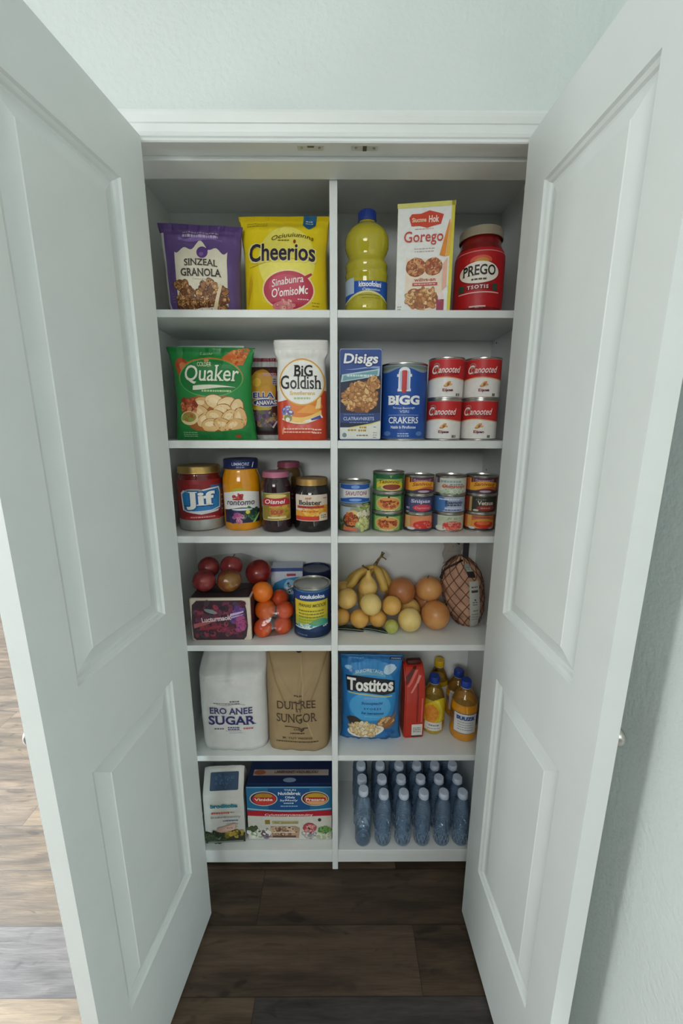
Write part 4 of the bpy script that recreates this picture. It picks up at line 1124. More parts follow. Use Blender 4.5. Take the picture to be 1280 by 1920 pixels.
def berry_box():
    w, d, h = .180, .115, .1395
    t = thing('berry_box', 'cardboard punnet printed with dark berries, below the bagged apples', 'box', (-.347, .2085, z4), R(1))
    bm = boxbm(-w / 2, w / 2, -d / 2, d / 2, 0, h, .006, 3)
    mesh_obj('punnet', bm, ink('#cdbfae'), t)
    s = Flat((0, -d / 2, 0)); P, L = Print(s), Print(s)
    P.poly([(-.084, .012), (-.076, .005), (.066, .005), (.074, .016), (.080, .05), (.078, .10), (.074, .122), (.066, .132), (-.068, .132), (-.082, .118), (-.086, .06)], '#3a2830', 1)
    P.scatter(-.004, .066, .074, .058, 120, .0105, ['#5a2434', '#7a2c40', '#3a2438', '#6a3048', '#4a3a44', '#8d3a48', '#2c2430'], 2, lambda x, y: -.080 < x < .072 and .013 < y < .124, .7)
    P.scatter(.052, .075, .020, .040, 24, .009, ['#5a3a7a', '#7a4a90', '#44306a'], 3.2)
    P.scatter(.060, .05, .012, .03, 14, .008, ['#8d3a6a', '#a04a78'], 4.4)
    P.poly([(-.080, .044), (-.04, .056), (-.02, .066), (-.024, .072), (-.05, .064), (-.080, .058)], '#a8585a', 4.6); P.poly([(-.076, .036), (-.03, .050), (.0, .054), (.0, .046), (-.03, .040)], '#8d3038', 4.5)
    P.poly([(.026, .080), (.068, .094), (.070, .099), (.03, .090)], '#c4b0d0', 4.6); P.poly([(.030, .074), (.066, .086), (.068, .089), (.03, .080)], '#b5a0c8', 4.6)
    P.ell(-.028, .098, .020, .006, '#7c8a8c', 4.6, 16, -.3)
    L.text('Lucturmaok', -.012, .0745, .088, .0155, '#dcc8cc', 6.5, .03, rot=.10)
    done(P, L, t)
    s = Flat((w / 2, 0, 0), (0, 1, 0), (0, 0, 1)); P = Print(s)
    P.rect(-.0545, .0545, .004, .136, '#3c2a32', 1, .004); P.scatter(.0, .066, .046, .056, 40, .011, ['#5a2434', '#6a3048', '#3a2438'], 2)
    P.build('side_print', t)
    P = Print(Flat((0, 0, h), (1, 0, 0), (0, 1, 0))); P.rect(-.086, .086, -.0545, .0545, '#35282c', 1, .004); P.build('top_dark_print', t)  # plain dark print covering the top of the punnet
berry_box()

AP = [((-.402, .196, 1.0215), .0345, 'apple in the clear bag, lower one at the end by the open door', APP3, (20, 10, 0)),
      ((-.326, .194, 1.0235), .0370, 'greenish blushed apple in the clear bag, lower one in the middle', APP2, (15, -10, 0)),
      ((-.405, .252, 1.0440), .0335, 'apple in the clear bag, upper one at the end by the open door', APP3, (10, 25, 0)),
      ((-.333, .250, 1.0490), .0345, 'pinkish apple in the clear bag, upper one in the middle', APP3, (-15, 10, 0)),
      ((-.2515, .262, 1.0240), .0415, 'large dark red apple resting above the oranges', APP, (25, -20, 0))]
for c, r, lb, m, tl in AP:
    fruit('apple', lb, 'apple', c, m, r, tl, stem=.010, group='red apples in a clear bag', dim=.16, dent=.06, sz=.94, lump=.012)
OR = [((-.2280, .1790, .8740), .0283, 'orange at the bottom of the netted pile, nearest the berry box', ORA2),
      ((-.1690, .1980, .8735), .0278, 'orange at the bottom of the netted pile, nearest the blue can', ORA2),
      ((-.2245, .2100, .9200), .0325, 'orange in the middle of the netted pile, nearest the berry box', ORA),
      ((-.1620, .2060, .9200), .0270, 'orange in the middle of the netted pile, nearest the blue can', ORA2),
      ((-.2320, .2160, .9760), .0325, 'topmost orange of the netted pile with a dark stem scar', ORA),
      ((-.1850, .2560, .9360), .0290, 'orange at the back of the netted pile', ORA2)]
for i, (c, r, lb, m) in enumerate(OR):
    fruit('orange', lb, 'orange', c, m, r, (95 if i == 4 else 40, 12 * i - 20, 0), group='oranges in the clear bag', dim=.05, sz=.95, lump=.008, eye=.0045 if i == 4 else .003)
def wrap_bag(name, label, balls, grow, m, neck=None):
    bm = bmesh.new()
    for c, r in balls:
        for j in range(1, 8):
            for i in range(12):
                th, a = PI * j / 8, PI * i / 6
                bm.verts.new((c[0] + r * grow * math.sin(th) * math.cos(a), c[1] + r * grow * math.sin(th) * math.sin(a), c[2] + r * grow * math.cos(th)))
    for p in neck or (): bm.verts.new(p)
    r = bmesh.ops.convex_hull(bm, input=bm.verts[:])
    bmesh.ops.delete(bm, geom=[v for v in bm.verts if not v.link_faces], context='VERTS')
    c = sum((v.co for v in bm.verts), Vector()) / len(bm.verts); z = min(v.co.z for v in bm.verts)
    o0 = Vector((c.x, c.y, z))
    for v in bm.verts: v.co -= o0
    bmesh.ops.subdivide_edges(bm, edges=[e for e in bm.edges if e.calc_length() > .02], cuts=2, use_grid_fill=True)
    o = mesh_obj(name, bm, m, None, True); o.location = o0
    return tag(o, label, 'bag')
wrap_bag('fruit_bag', 'clear plastic bag holding the red apples above the berry box', [(Vector(a[0]), a[1]) for a in AP], 1.03, clear('clear_bag', '#d8d0d0', .022, .08), [(-.30, .25, 1.092), (-.36, .24, 1.09)])
wrap_bag('orange_bag', 'clear reddish plastic bag holding the oranges', [(Vector(a[0]), a[1]) for a in OR[:4] + OR[5:]], 1.03, clear('orange_film', '#e0b8a0', .05, .10))

def tall_can(name, label, loc, r, h, full, rz=0):
    t, s = can(name, label, loc, r, h, None, rz, 48, body=mat('can_navy', '#1d2c4c', .35, var=.05) if not full else None)
    if not full: return
    P, L = Print(s), Print(s); C = PI * r
    P.rect(-C + .0005, C - .0005, .005, h - .005, '#16294c', 1)
    P.rect(-C + .0005, C - .0005, h - .012, h - .005, '#3a6a90', 1.3)
    P.band(-.07, .07, lambda x: h - .036, lambda x: h - .014 + .003 * math.cos(x * 30), '#1f3f80', 2); L.text('couluioloa', .004, h - .0245, .076, .0135, '#e0e6ee', 6.5, .04, arc=.002)
    P.rect(-.058, .056, .042, h - .038, '#d8c23a', 2, .002); P.rect(-.058, .056, .042, .075, '#b4b83c', 2.2)
    P.band(-.058, .056, lambda x: .034, lambda x: .050 + .012 * math.sin(x * 45 + .8), '#c9d8d4', 2.8); P.band(-.01, .056, lambda x: .044, lambda x: .058 + .010 * math.sin(x * 60), '#4aa08a', 3); P.scatter(-.02, .044, .03, .006, 14, .005, ['#e0e4dc', '#9ac0c0', '#5a8a9a'], 3.2)
    P.band(-.064, .064, lambda x: .026, lambda x: .040 - 4 * (x - .03) ** 2 + .004 * math.sin(x * 50), '#1c3560', 3.6)
    L.text('PIANAS MODOS', .004, h - .052, .086, .0105, '#5a5a22', 6.5, .01, .2); P.fine(.0, h - .070, .08, .0045, '#7c7a2a', 4, 3, .010); P.fine(-.006, h - .100, .07, .004, '#8a9a3a', 4, 2, .008)
    P.fine(.044, .040, .016, .004, '#e0e4e4', 5); P.fine(-.03, .014, .034, .004, '#5a7498', 4)
    done(P, L, t)
tall_can('tall_can', 'tall navy can with a yellow label, fourth shelf beside the divider', (-.0775, .2160, z4), .0578, .163, True, R(-3))
tall_can('tall_can', 'dark can standing behind the navy can with a yellow label', (-.0730, .338, z4), .0515, .166, False)
def blue_carton():
    t = thing('milk_carton', 'white carton with a blue wave, behind the oranges and the navy can', 'box', (-.168, .330, z4), R(2))
    w, d, h = .105, .06, .178
    mesh_obj('carton', boxbm(-w / 2, w / 2, -d / 2, d / 2, 0, h, .002), ink('#c4ccd8'), t)
    P = Print(Flat((0, -d / 2, 0))); P.rect(-.052, .052, .166, .178, '#3a4c86', 1); P.poly([(-.052, .10), (-.04, .126), (-.01, .140), (.03, .146), (.052, .146), (.052, .06), (-.052, .06)], '#3a86b8', 1); P.ell(.012, .112, .022, .026, '#8ab8d8', 2, 20, 0, .15); P.scatter(.014, .108, .016, .02, 14, .007, ['#e0e0da', '#3a4a5a', '#c9a07a', '#2c5a80'], 3)
    P.rect(.0, .03, .150, .158, '#a83a5a', 2); P.ell(.005, .153, .005, .004, '#c23a4a', 3)
    P.build('label', t)
blue_carton()

# ---- yellow fruit, onions, sack
LZ = [('lemon', (.0720, .2330, .8762), .0305, LEM2, 'yellow fruit with a brown mark, at the front bottom of the lemon heap', (55, 20, 0), .003),
      ('lemon', (.1310, .2390, .8745), .0288, LEM2, 'yellow fruit with a dark blossom end, at the bottom beside the lime', (50, -22, 0), .0048),
      ('lemon', (.0140, .2520, .8745), .0285, LEM2, 'yellow fruit at the bottom of the heap against the divider', (30, 0, 0), None),
      ('lemon', (.0320, .2480, .9385), .0325, LEM, 'yellow fruit in the middle row of the heap beside the divider', (20, 10, 0), None),
      ('lemon', (.1060, .2150, .9350), .0335, PALE, 'round pale yellow fruit at the centre of the lemon heap', (100, 10, 0), None),
      ('lemon', (.1730, .2270, .9245), .0300, LEM2, 'small yellow fruit sitting directly above the lime', (15, 5, 0), None),
      ('lemon', (.2430, .2900, .8815), .0355, LEM, 'yellow fruit half hidden behind the largest pale one', (20, 0, 0), None),
      ('lemon', (.2285, .2120, .8833), .0372, PALE, 'largest pale yellow fruit, at the bottom front beside an onion', (70, 5, 0), None),
      ('lemon', (.0205, .3100, .9390), .0300, LEM, 'shaded yellow fruit high at the back against the divider', (0, 0, 0), None)]
for n, c, r, m, lb, tl, eye in LZ:
    fruit(n, lb, 'lemon', c, m, r, tl, eye=eye, group='yellow fruit heaped on the fourth shelf', sz=1.06, nub=.05 if eye is None else 0, dent=.03 if eye else 0, lump=.014)
fruit('lime', 'small green lime at the front of the fourth shelf', 'lime', (.1705, .1985, .8674), LIM, .0217, (60, 10, 0), eye=.002, sz=1.05, nub=.04, lump=.01)
def pear():
    t = thing('pear', 'pale yellow pear standing above the heap of yellow fruit', 'pear', (.1005, .268, .9680))
    pr = [(0, -.028), (.010, -.0275), (.020, -.023), (.0275, -.013), (.0300, -.001), (.0285, .011), (.0235, .022), (.0165, .031), (.0110, .038), (.0085, .046), (.0070, .054), (.0060, .060), (0, .0605)]
    mesh_obj('flesh', lathe(pr, 28), LEM, t, True)
    sb = bmesh.new(); tube(sb, smoothpath([(0, 0, .059), (-.004, -.001, .066), (-.014, -.002, .071), (-.019, -.002, .076)], 4), [.004, .004, .0035, .003, .003, .003, .003, .003, .003, .003, .003, .003, .0045], 8)
    mesh_obj('stem', sb, mat('stem_brown', '#5a4326'), t, True)
pear()
def bananas():
    t = thing('banana_bunch', 'bunch of bananas with a dry stem behind the yellow fruit', 'bananas', (.112, .330, z4))
    crown = (.012, -.012, .176)
    for tip, mid, r in (((-.085, -.030, .100), (-.045, -.03, .150), .014), ((-.102, .0, .06), (-.062, .004, .128), .015), ((.040, -.058, .105), (.030, -.046, .150), .0150), ((.058, -.030, .09), (.048, -.020, .142), .015), ((-.03, -.02, .03), (-.03, -.01, .10), .016)):
        pts = smoothpath([crown, ((crown[0] + mid[0]) / 2, (crown[1] + mid[1]) / 2, (crown[2] + mid[2]) / 2 + .006), mid, ((mid[0] + tip[0]) / 2 + .004, (mid[1] + tip[1]) / 2 - .004, (mid[2] + tip[2]) / 2), tip], 5)
        n = len(pts); rr = [r * min(1, .38 + 2.2 * k / n) * (1 if k < n - 3 else (n - k) / 4 + .1) for k in range(n)]
        bm = bmesh.new(); tube(bm, pts, rr, 6)
        bmesh.ops.bevel(bm, geom=[e for e in bm.edges if e.is_manifold and e.calc_face_angle(0) > .7], offset=.002, segments=2, affect='EDGES')
        mesh_obj('banana', bm, BAN, t, True)
    bm = bmesh.new(); tube(bm, smoothpath([crown, (.022, -.014, .196), (.034, -.016, .214), (.040, -.016, .226)], 4), [.006, .006, .0055, .005, .0045, .0045, .004, .004, .004, .0045, .005, .006, .007], 8)
    tube(bm, smoothpath([(.034, -.016, .214), (.046, -.018, .206), (.050, -.02, .203)], 3), [.003, .003, .002, .002, .002, .002, .002], 6)
    mesh_obj('stalk', bm, mat('dry_stalk', '#8a7446', .8, c2='#4a3a24', scale=60, lo=.4, hi=.65), t, True)
bananas()
for c, r, lb, m, tl, ey in (((.2130, .288, .9480), .0455, 'orange-brown onion with a dark root spot, above the yellow fruit', ONI2, (78, 12, 0), .005),
                            ((.3000, .275, .9600), .0425, 'orange-brown onion next to the potato sack, upper one', ONI, (10, -10, 0), None),
                            ((.3140, .229, .8915), .0455, 'large orange onion on the shelf in front of the potato sack', ONI, (60, 10, 0), .004)):
    fruit('onion', lb, 'onion', c, m, r, tl, eye=ey, stem=.009 if not ey else None, group='onions on the fourth shelf', sz=.97, nub=.04 if not ey else .0, lump=.012)
fruit('onion', 'onion hidden under the upper onions at the back', 'onion', (.3050, .338, .8890), ONI2, .0430, (20, 0, 0), sz=.97, lump=.012, group='onions on the fourth shelf')
fruit('onion', 'onion hidden at the back below the spotted onion', 'onion', (.2000, .345, .8870), ONI2, .0410, (20, 0, 0), sz=.97, lump=.012, group='onions on the fourth shelf')
def leaf(label, loc, rz, l, w, bend):
    bm = bmesh.new(); n, k = 16, 6; G = []
    for i in range(n + 1):
        u = i / n; ww = w * math.sin(PI * min(1, u * .92 + .04)) ** .7
        G.append([bm.verts.new((l * (u - .5), ww * (2 * j / k - 1), .004 + bend * math.sin(PI * u) + .006 * abs(2 * j / k - 1) * math.sin(PI * u))) for j in range(k + 1)])
    for a, b in zip(G, G[1:]):
        for j in range(k): bm.faces.new((a[j], b[j], b[j + 1], a[j + 1]))
    bmesh.ops.solidify(bm, geom=bm.faces[:], thickness=.0012)
    z = min(v.co.z for v in bm.verts)
    for v in bm.verts: v.co.z -= z
    o = mesh_obj('leaf', bm, mat('dark_leaf', '#333f36', .35, c2='#566458', scale=60, lo=.4, hi=.7), None, True)
    o.location = (*loc, z4); o.rotation_euler = (0, 0, rz)
    v = bmesh.new(); tube(v, [(l * (u / 10 - .5), 0, .0046 + bend * math.sin(PI * u / 10) - z) for u in range(11)], .0012, 6)
    mesh_obj('midrib', v, mat('leaf_rib', '#8a9a8c', .4), o, True)
    tag(o, label, 'leaf', 'dark leaves under the yellow fruit')
leaf('dark green leaf under the yellow fruit, nearest the divider', (.040, .217), R(-10), .092, .019, .002)
leaf('dark green leaf under the yellow fruit, reaching to the lime', (.118, .213), R(-20), .088, .018, .0025)

def sack():
    t = thing('potato_sack', 'net sack of pale potatoes with a white label strip, fourth shelf', 'sack', (.4105, .262, z4), R(-6))
    Rp = [(0, .030), (.02, .046), (.06, .060), (.10, .066), (.15, .066), (.18, .060), (.205, .046), (.222, .028), (.232, .016)]
    RR = lambda z: interp(Rp, z)
    shear = lambda z: (-.016 + .060 * max(0, 1 - z / .23) ** 1.5 * .55, 0)
    def sp(a, z, off=0):
        r = RR(z) + off; dx, dy = shear(z)
        return Vector((r * math.sin(a) + dx, -r * .86 * math.cos(a) + dy, z))
    bm = bmesh.new(); n = 40; zz = [.231 * j / 30 for j in range(31)]
    rows = [[bm.verts.new(sp(2 * PI * i / n, z, -.005 - .005 * (math.sin(5 * 2 * PI * i / n + z * 40) * math.sin(z * 90)))) for i in range(n)] for z in zz]
    for A, B in zip(rows, rows[1:]):
        for i in range(n): bm.faces.new((A[i], A[(i + 1) % n], B[(i + 1) % n], B[i]))
    bm.faces.new(rows[0][::-1]); bm.faces.new(rows[-1])
    mesh_obj('potatoes', bm, mat('potato_skin', '#a47c66', .65, c2='#bf957c', scale=26, bump=.3, bscale=80, bdist=.003), t, True)
    bm = bmesh.new()
    for k in range(12):
        for sgn in (1, -1):
            pts = [sp(2 * PI * k / 12 + sgn * z / .23 * 2.9, z, .001) for z in [.003 + .228 * j / 26 for j in range(27)]]
            tube(bm, pts, .0012, 5)
    mesh_obj('net', bm, mat('net_brown', '#5e3a22', .6), t, True)
    class SackSurf:
        ds, dt = .006, .008
        def pt(s, a, b, off=0): return sp(a / .066, b, .0035 + off)
    P, L = Print(SackSurf()), Print(SackSurf())
    P.poly([(.012, .168), (.044, .168), (.042, .10), (.044, .003), (.004, .003), (.008, .10)], '#a9aaa2', 1)
    P.fine(.027, .150, .020, .004, '#4c4c4a', 2); P.rect(.016, .038, .132, .140, '#3c3c3e', 2); P.fine(.026, .100, .018, .003, '#565a52', 2, 2, .008); P.ell(.026, .108, .003, .003, '#3c4a38', 3); P.fine(.028, .070, .02, .004, '#5a6256', 2); P.fine(.024, .058, .024, .003, '#747a70', 2, 3, .010)
    done(P, L, t, .0005, 'label')
    P = Print(SackSurf()); P.poly([(.004, .217), (.030, .217), (.034, .196), (.010, .196)], '#8a9088', 1); P.poly([(.008, .196), (.038, .196), (.036, .178), (.012, .180)], '#241a1c', 1); P.fine(.018, .208, .018, .002, '#5c625c', 2, 2, .005)
    P.build('header_tag', t)
    bm = bmesh.new()
    for k in range(2): tube(bm, smoothpath([sp(-1.5 + k * .2, .158, .003), sp(-1.2, .190, .003), sp(-.6, .214, .004), sp(.0, .226, .006)], 5), .0032, 7)
    mesh_obj('rim_cord', bm, mat('cord_dark', '#2c1c18', .7), t, True)
    P0 = sp(0, .225); bm = bmesh.new()
    box(bm, P0.x + .002, P0.x + .020, -.012, -.007, .205, .278, .001)
    mesh_obj('strap', bm, mat('strap_black', '#17161a', .6), t)
    bm = bmesh.new(); tube(bm, smoothpath([(-.063, -.01, .292), (-.045, -.012, .289), (-.026, -.012, .278)], 5), .003, 7)
    for v in bm.verts: v.co.z -= .004
    mesh_obj('tie', bm, mat('strap_black', '#17161a'), t, True)
    bm = bmesh.new(); G = [[bm.verts.new((-.074 + .060 * i / 8 + .004 * math.sin(j * 1.3), -.004 - .004 * math.sin(i * 1.1 + j * .6), .205 + .074 * j / 8 + .010 * i / 8 * (1 - j / 8))) for i in range(9)] for j in range(9)]
    for a, b in zip(G, G[1:]):
        for i in range(8): bm.faces.new((a[i], a[i + 1], b[i + 1], b[i]))
    bmesh.ops.solidify(bm, geom=bm.faces[:], thickness=.0006)
    mesh_obj('loose_film', bm, clear('loose_film', '#b0a090', .14, .2), t, True)
sack()

# ================================================================== FIFTH SHELF
z5 = TOPS[5]
def paper(c): return mat('paper_' + c.lstrip('#'), c, .8, var=.03, scale=30, bump=.35, bscale=22, bdist=.006, detail=4)
def white_sack():
    t = thing('sugar_bag', 'large white paper sugar bag with navy lettering, on the fifth shelf', 'bag', (-.3305, .2020, z5), R(1))
    h = .338
    def wr(u, v):
        w = max(0, (v - .70) / .30); w0 = max(0, 1 - v / .14)
        return .013 * w * (math.sin(u * 9 + 1) * .6 + .5 * math.sin(u * 17 + v * 9)) * (1.3 - w) + .0012 * w0 * math.sin(u * 15) + .0022 * math.sin(u * 5 + v * 9) * math.sin(v * 8 + 1) - .005 * math.exp(-((v - .775 - .012 * math.sin(u * 4)) / .014) ** 2) + .007 * w * abs(math.sin(u * 5 + v * 5 + .6))
    s = Bag(h, [(0, .1045), (.08, .1075), (.4, .1085), (.74, .1075), (.82, .1085), (.92, .1035), (1, .1015)], [(0, .052), (.06, .060), (.4, .063), (.70, .060), (.78, .056), (.88, .028), (1, .008)], 5.5, .5, wr, lambda z: .062 * max(0, (z - .262) / .076) ** 1.1, nu=60, nv=84)
    mesh_obj('paper_sack', s.mesh(), paper('#c9c9c6'), t, True)
    bm = bmesh.new(); tube(bm, smoothpath([s.raw(-.02, .329) + Vector((0, -.004, 0)), s.raw(-.006, .318) + Vector((0, -.005, 0)), s.raw(.03, .325) + Vector((0, -.004, 0))], 5), .002, 6)
    mesh_obj('top_fold', bm, paper('#c4c2bc'), t, True)
    P, L = Print(s), Print(s)
    N = '#2a2c66'
    P.fine(-.012, .180, .085, .0024, '#6a6a66', 2); P.fine(.012, .187, .03, .004, '#5a5a58', 2); P.band(-.045, .045, lambda x: .175 + .002 * math.sin(x * 90), lambda x: .1765 + .002 * math.sin(x * 90), '#8a8a84', 2)
    L.text('ERO ANEE', -.001, .155, .132, .022, '#33356a', 5, .02, serif=True)
    L.text('SUGAR', .001, .121, .147, .0320, N, 5, .024, serif=True)
    P.fine(-.042, .090, .030, .005, '#6a6a72', 2); P.fine(.004, .094, .036, .004, '#4a4c7a', 2, 2, .007); P.fine(.004, .082, .05, .0022, '#b08a8a', 2); P.fine(.050, .090, .030, .006, '#b5646a', 2); P.fine(.01, .074, .04, .0018, '#8a8aa0', 2)
    done(P, L, t)
white_sack()
def brown_sack():
    t = thing('flour_bag', 'large brown paper bag with a folded top, on the fifth shelf against the divider', 'bag', (-.1245, .2000, z5), R(-1))
    h = .338
    def wr(u, v):
        fold = abs(abs(u) - max(0, (v - .52) / .48) * .98)
        w0 = max(0, 1 - v / .1)
        return (.0045 * math.exp(-(fold / .06) ** 2) if v > .52 else 0) + .0012 * w0 * math.sin(u * 13 + 1) + .002 * math.sin(u * 4 + v * 6) + (.006 * math.exp(-((u - .10 - .05 * math.sin(v * 9)) / .045) ** 2) if .25 < v else 0) - (.020 * max(0, (v - .8) / .2) * math.exp(-(u / .35) ** 2))
    s = Bag(h, [(0, .0995), (.08, .1010), (.5, .1005), (.8, .1015), (1, .1030)], [(0, .052), (.06, .058), (.5, .059), (.75, .054), (.88, .042), (1, .024)], 5.5, .5, wr, lambda z: .030 * max(0, (z - .24) / .1) ** 1.4, nu=56, nv=64)
    K = '#97815f'
    mesh_obj('paper_sack', s.mesh(), paper(K), t, True)
    P, L = Print(s), Print(s)
    P.poly([(-.099, .332), (-.094, .334), (-.034, .182), (-.040, .180)], paper('#88724f'), 1); P.poly([(.099, .332), (.094, .334), (.040, .182), (.046, .180)], paper('#88724f'), 1)  # darker strips paint the shade along the V-fold
    P.poly([(.008, .320), (.013, .320), (.022, .24), (.020, .17), (.016, .17), (.018, .24)], paper('#a8926c'), 1)  # paler strip paints the light along the centre crease
    P.poly([(.030, .110), (.034, .110), (.050, .060), (.047, .058)], paper('#a8926c'), 1)  # same painted light on a lower crease
    P.ell(.002, .326, .012, .010, '#1c1712', 1.5, 20)  # hole in the folded top, its darkness painted as a flat spot
    D = '#3a2c20'
    P.fine(.004, .205, .026, .004, D, 3); P.ell(.010, .190, .004, .006, '#7a6448', 3)
    L.text('DUITREE', -.001, .176, .122, .027, '#47372a', 5, .004, serif=True, arc=-.002); L.text('BY', .006, .158, .018, .014, '#54422f', 5, 0, serif=True)
    L.text('SUNGOR', -.001, .130, .128, .031, '#4a3a2c', 5, .002, serif=True, arc=-.002)
    P.band(-.04, .034, lambda x: .093 - .003 * math.sin(x * 50), lambda x: .096 - .003 * math.sin(x * 50 + .4), D, 3); L.text('Cudeetl', .006, .088, .034, .008, D, 5, .01, .2)
    P.fine(.0, .072, .046, .004, '#4a3a2c', 3); L.text('M. TUT NIONS', .0, .054, .096, .0075, '#54432f', 5, .01)
    P.fine(.0, .040, .138, .0045, '#5a4832', 3)
    done(P, L, t)
brown_sack()

def blue_bag():
    t = thing('chip_bag', 'bright blue snack bag with white lettering, on the fifth shelf beside the divider', 'bag', (.1110, .209, z5), R(-2))
    t.scale = (1, 1, .965)
    h = .309
    s = Bag(h, [(0, .102), (.1, .097), (.45, .095), (.8, .097), (.92, .101), (1, .104)], [(0, .012), (.1, .036), (.45, .046), (.8, .026), (.93, .005), (1, .003)], 3.0, .7, pleats(.003, 15, .8, 1, 1.0, .003), lambda z: .012 * z / .3)
    mesh_obj('pouch', s.mesh(), film('#1f6fae'), t, True)
    P, L = Print(s), Print(s)
    P.ell(.0, .175, .085, .120, '#2f86c4', 1, 44); P.ell(-.004, .145, .072, .05, '#4aa0d6', 1.4, 40); P.ell(.0, .270, .07, .018, '#3a8cc8', 1.4, 30)
    P.ell(.062, .265, .022, .013, '#b5cfe0', 2, 18, .2, .2); P.ell(-.078, .268, .012, .006, '#8cc0de', 2, 16); P.rect(.058, .100, .293, .303, '#27314a', 2); P.fine(.08, .298, .03, .003, '#9ab0c0', 3); P.fine(-.05, .298, .05, .004, '#5a9cc8', 2)
    P.band(-.062, .048, lambda x: .246 - 2.6 * (x + .007) ** 2 + .004, lambda x: .257 - 2.6 * (x + .007) ** 2 + .004, '#5a9cb8', 2.4); L.text('SRROMETAUS', -.008, .2555, .094, .008, '#b9d4e0', 6, .02, arc=.007)
    P.poly([(-.088, .243), (-.05, .246), (.0, .242), (.05, .236), (.080, .228), (.082, .190), (.04, .186), (-.02, .192), (-.06, .196), (-.084, .192)], '#14161e', 2.6)
    P.band(-.08, .072, lambda x: .183 - .004 * math.sin(x * 28), lambda x: .186 - .004 * math.sin(x * 28), '#c9c26a', 2.6)
    L.text('Tostitos', -.004, .2165, .160, .0440, '#14161e', 5, .07, ref=.04); L.text('Tostitos', -.004, .2170, .158, .0410, '#eeece6', 6, .034)
    P.fine(.0, .176, .05, .004, '#8a9ad8', 3); L.text('Scouqeachl', .002, .160, .074, .011, '#1f4a86', 6, .02, .2); L.text('SYORES', .004, .143, .060, .007, '#1f4a86', 6, .02, gap=1.4); L.text('he nersinoo', .004, .127, .078, .010, '#1f4a86', 6, .02, .2); P.fine(.002, .112, .05, .003, '#7ac0e4', 3)
    P.ell(-.055, .088, .030, .018, '#39302c', 2, 20, -.4, .2)
    P.ell(.052, .086, .032, .026, '#8a5c38', 2.4, 24, .2, .05); P.scatter(.05, .092, .026, .017, 26, .006, ['#c9a06a', '#b08450', '#d9b98a'], 2.8); P.poly([(.036, .072), (.086, .118), (.088, .112), (.07, .082), (.05, .066)], '#9a6a44', 4)
    P.ell(-.018, .052, .064, .024, '#e2ddd2', 3, 30, .16); P.scatter(-.024, .060, .052, .022, 46, .0115, ['#dfc898', '#e6d4ac', '#d2b884', '#ecdfc0'], 3.4, None, .6, '#a98a5c')
    P.scatter(.05, .045, .03, .02, 12, .008, ['#1c5a9a', '#15457c', '#2a70b0'], 2); P.fine(-.07, .020, .03, .002, '#8ac0e0', 3, 2, .005); P.fine(.06, .022, .04, .004, '#1a3a6a', 3)
    done(P, L, t)
    seal(s, .955, .99, 'top_seal', t, film('#1a5c92'))
blue_bag()

def red_pack():
    t = thing('drink_carton', 'slim red drink pack with a white patch, next to the blue snack bag', 'box', (.2535, .232, z5), R(4))
    w, d, h = .067, .064, .252
    prof = [(0, -.031), (.004, -.032), (.16, -.032), (.205, -.024), (.240, -.004), (.252, .012)]
    bm = bmesh.new(); rows = []
    for z, y in prof: rows.append([bm.verts.new(p) for p in ((-w / 2, y, z), (w / 2, y, z), (w / 2, .032, z), (-w / 2, .032, z))])
    for a, b in zip(rows, rows[1:]):
        for k in range(4): bm.faces.new((a[k], a[(k + 1) % 4], b[(k + 1) % 4], b[k]))
    bm.faces.new(rows[0][::-1]); bm.faces.new(rows[-1])
    bmesh.ops.bevel(bm, geom=bm.edges[:], offset=.004, segments=2, affect='EDGES')
    mesh_obj('carton', bm, film('#b8301f'), t, True, autosm=50)
    class S_:
        ds, dt = None, .004
        def pt(s, a, b, off=0):
            y = prof[-1][1]
            for (z0, y0), (z1, y1) in zip(prof, prof[1:]):
                if z0 <= b <= z1: y = y0 + (y1 - y0) * (b - z0) / (z1 - z0); break
            return Vector((a, y - off, b))
    P, L = Print(S_()), Print(S_())
    P.rect(-.008, .028, .010, .052, '#d8d4cc', 1); P.fine(.010, .038, .026, .003, '#6a6a70', 2, 3, .007); P.rect(-.008, .028, .004, .010, '#3a3436', 1)
    P.poly([(-.028, .19), (-.020, .19), (.014, .238), (.004, .238)], '#d8695c', 1); P.poly([(-.016, .17), (-.010, .17), (.022, .222), (.014, .224)], '#d98a7c', 1)
    P.band(.006, .012, lambda x: .06, lambda x: .20, '#8d2014', 1, 4); P.poly([(.022, .15), (.027, .15), (.026, .06), (.022, .06)], '#d8695c', 1); P.poly([(-.03, .195), (-.03, .22), (.0, .246), (.01, .246)], '#5a1812', .8)
    done(P, L, t, .0006)
    bm = bmesh.new(); box(bm, -.022, .026, .004, .022, .249, .266, .004); mesh_obj('top_fold', bm, film('#4a1a14'), t, True, autosm=40)
red_pack()

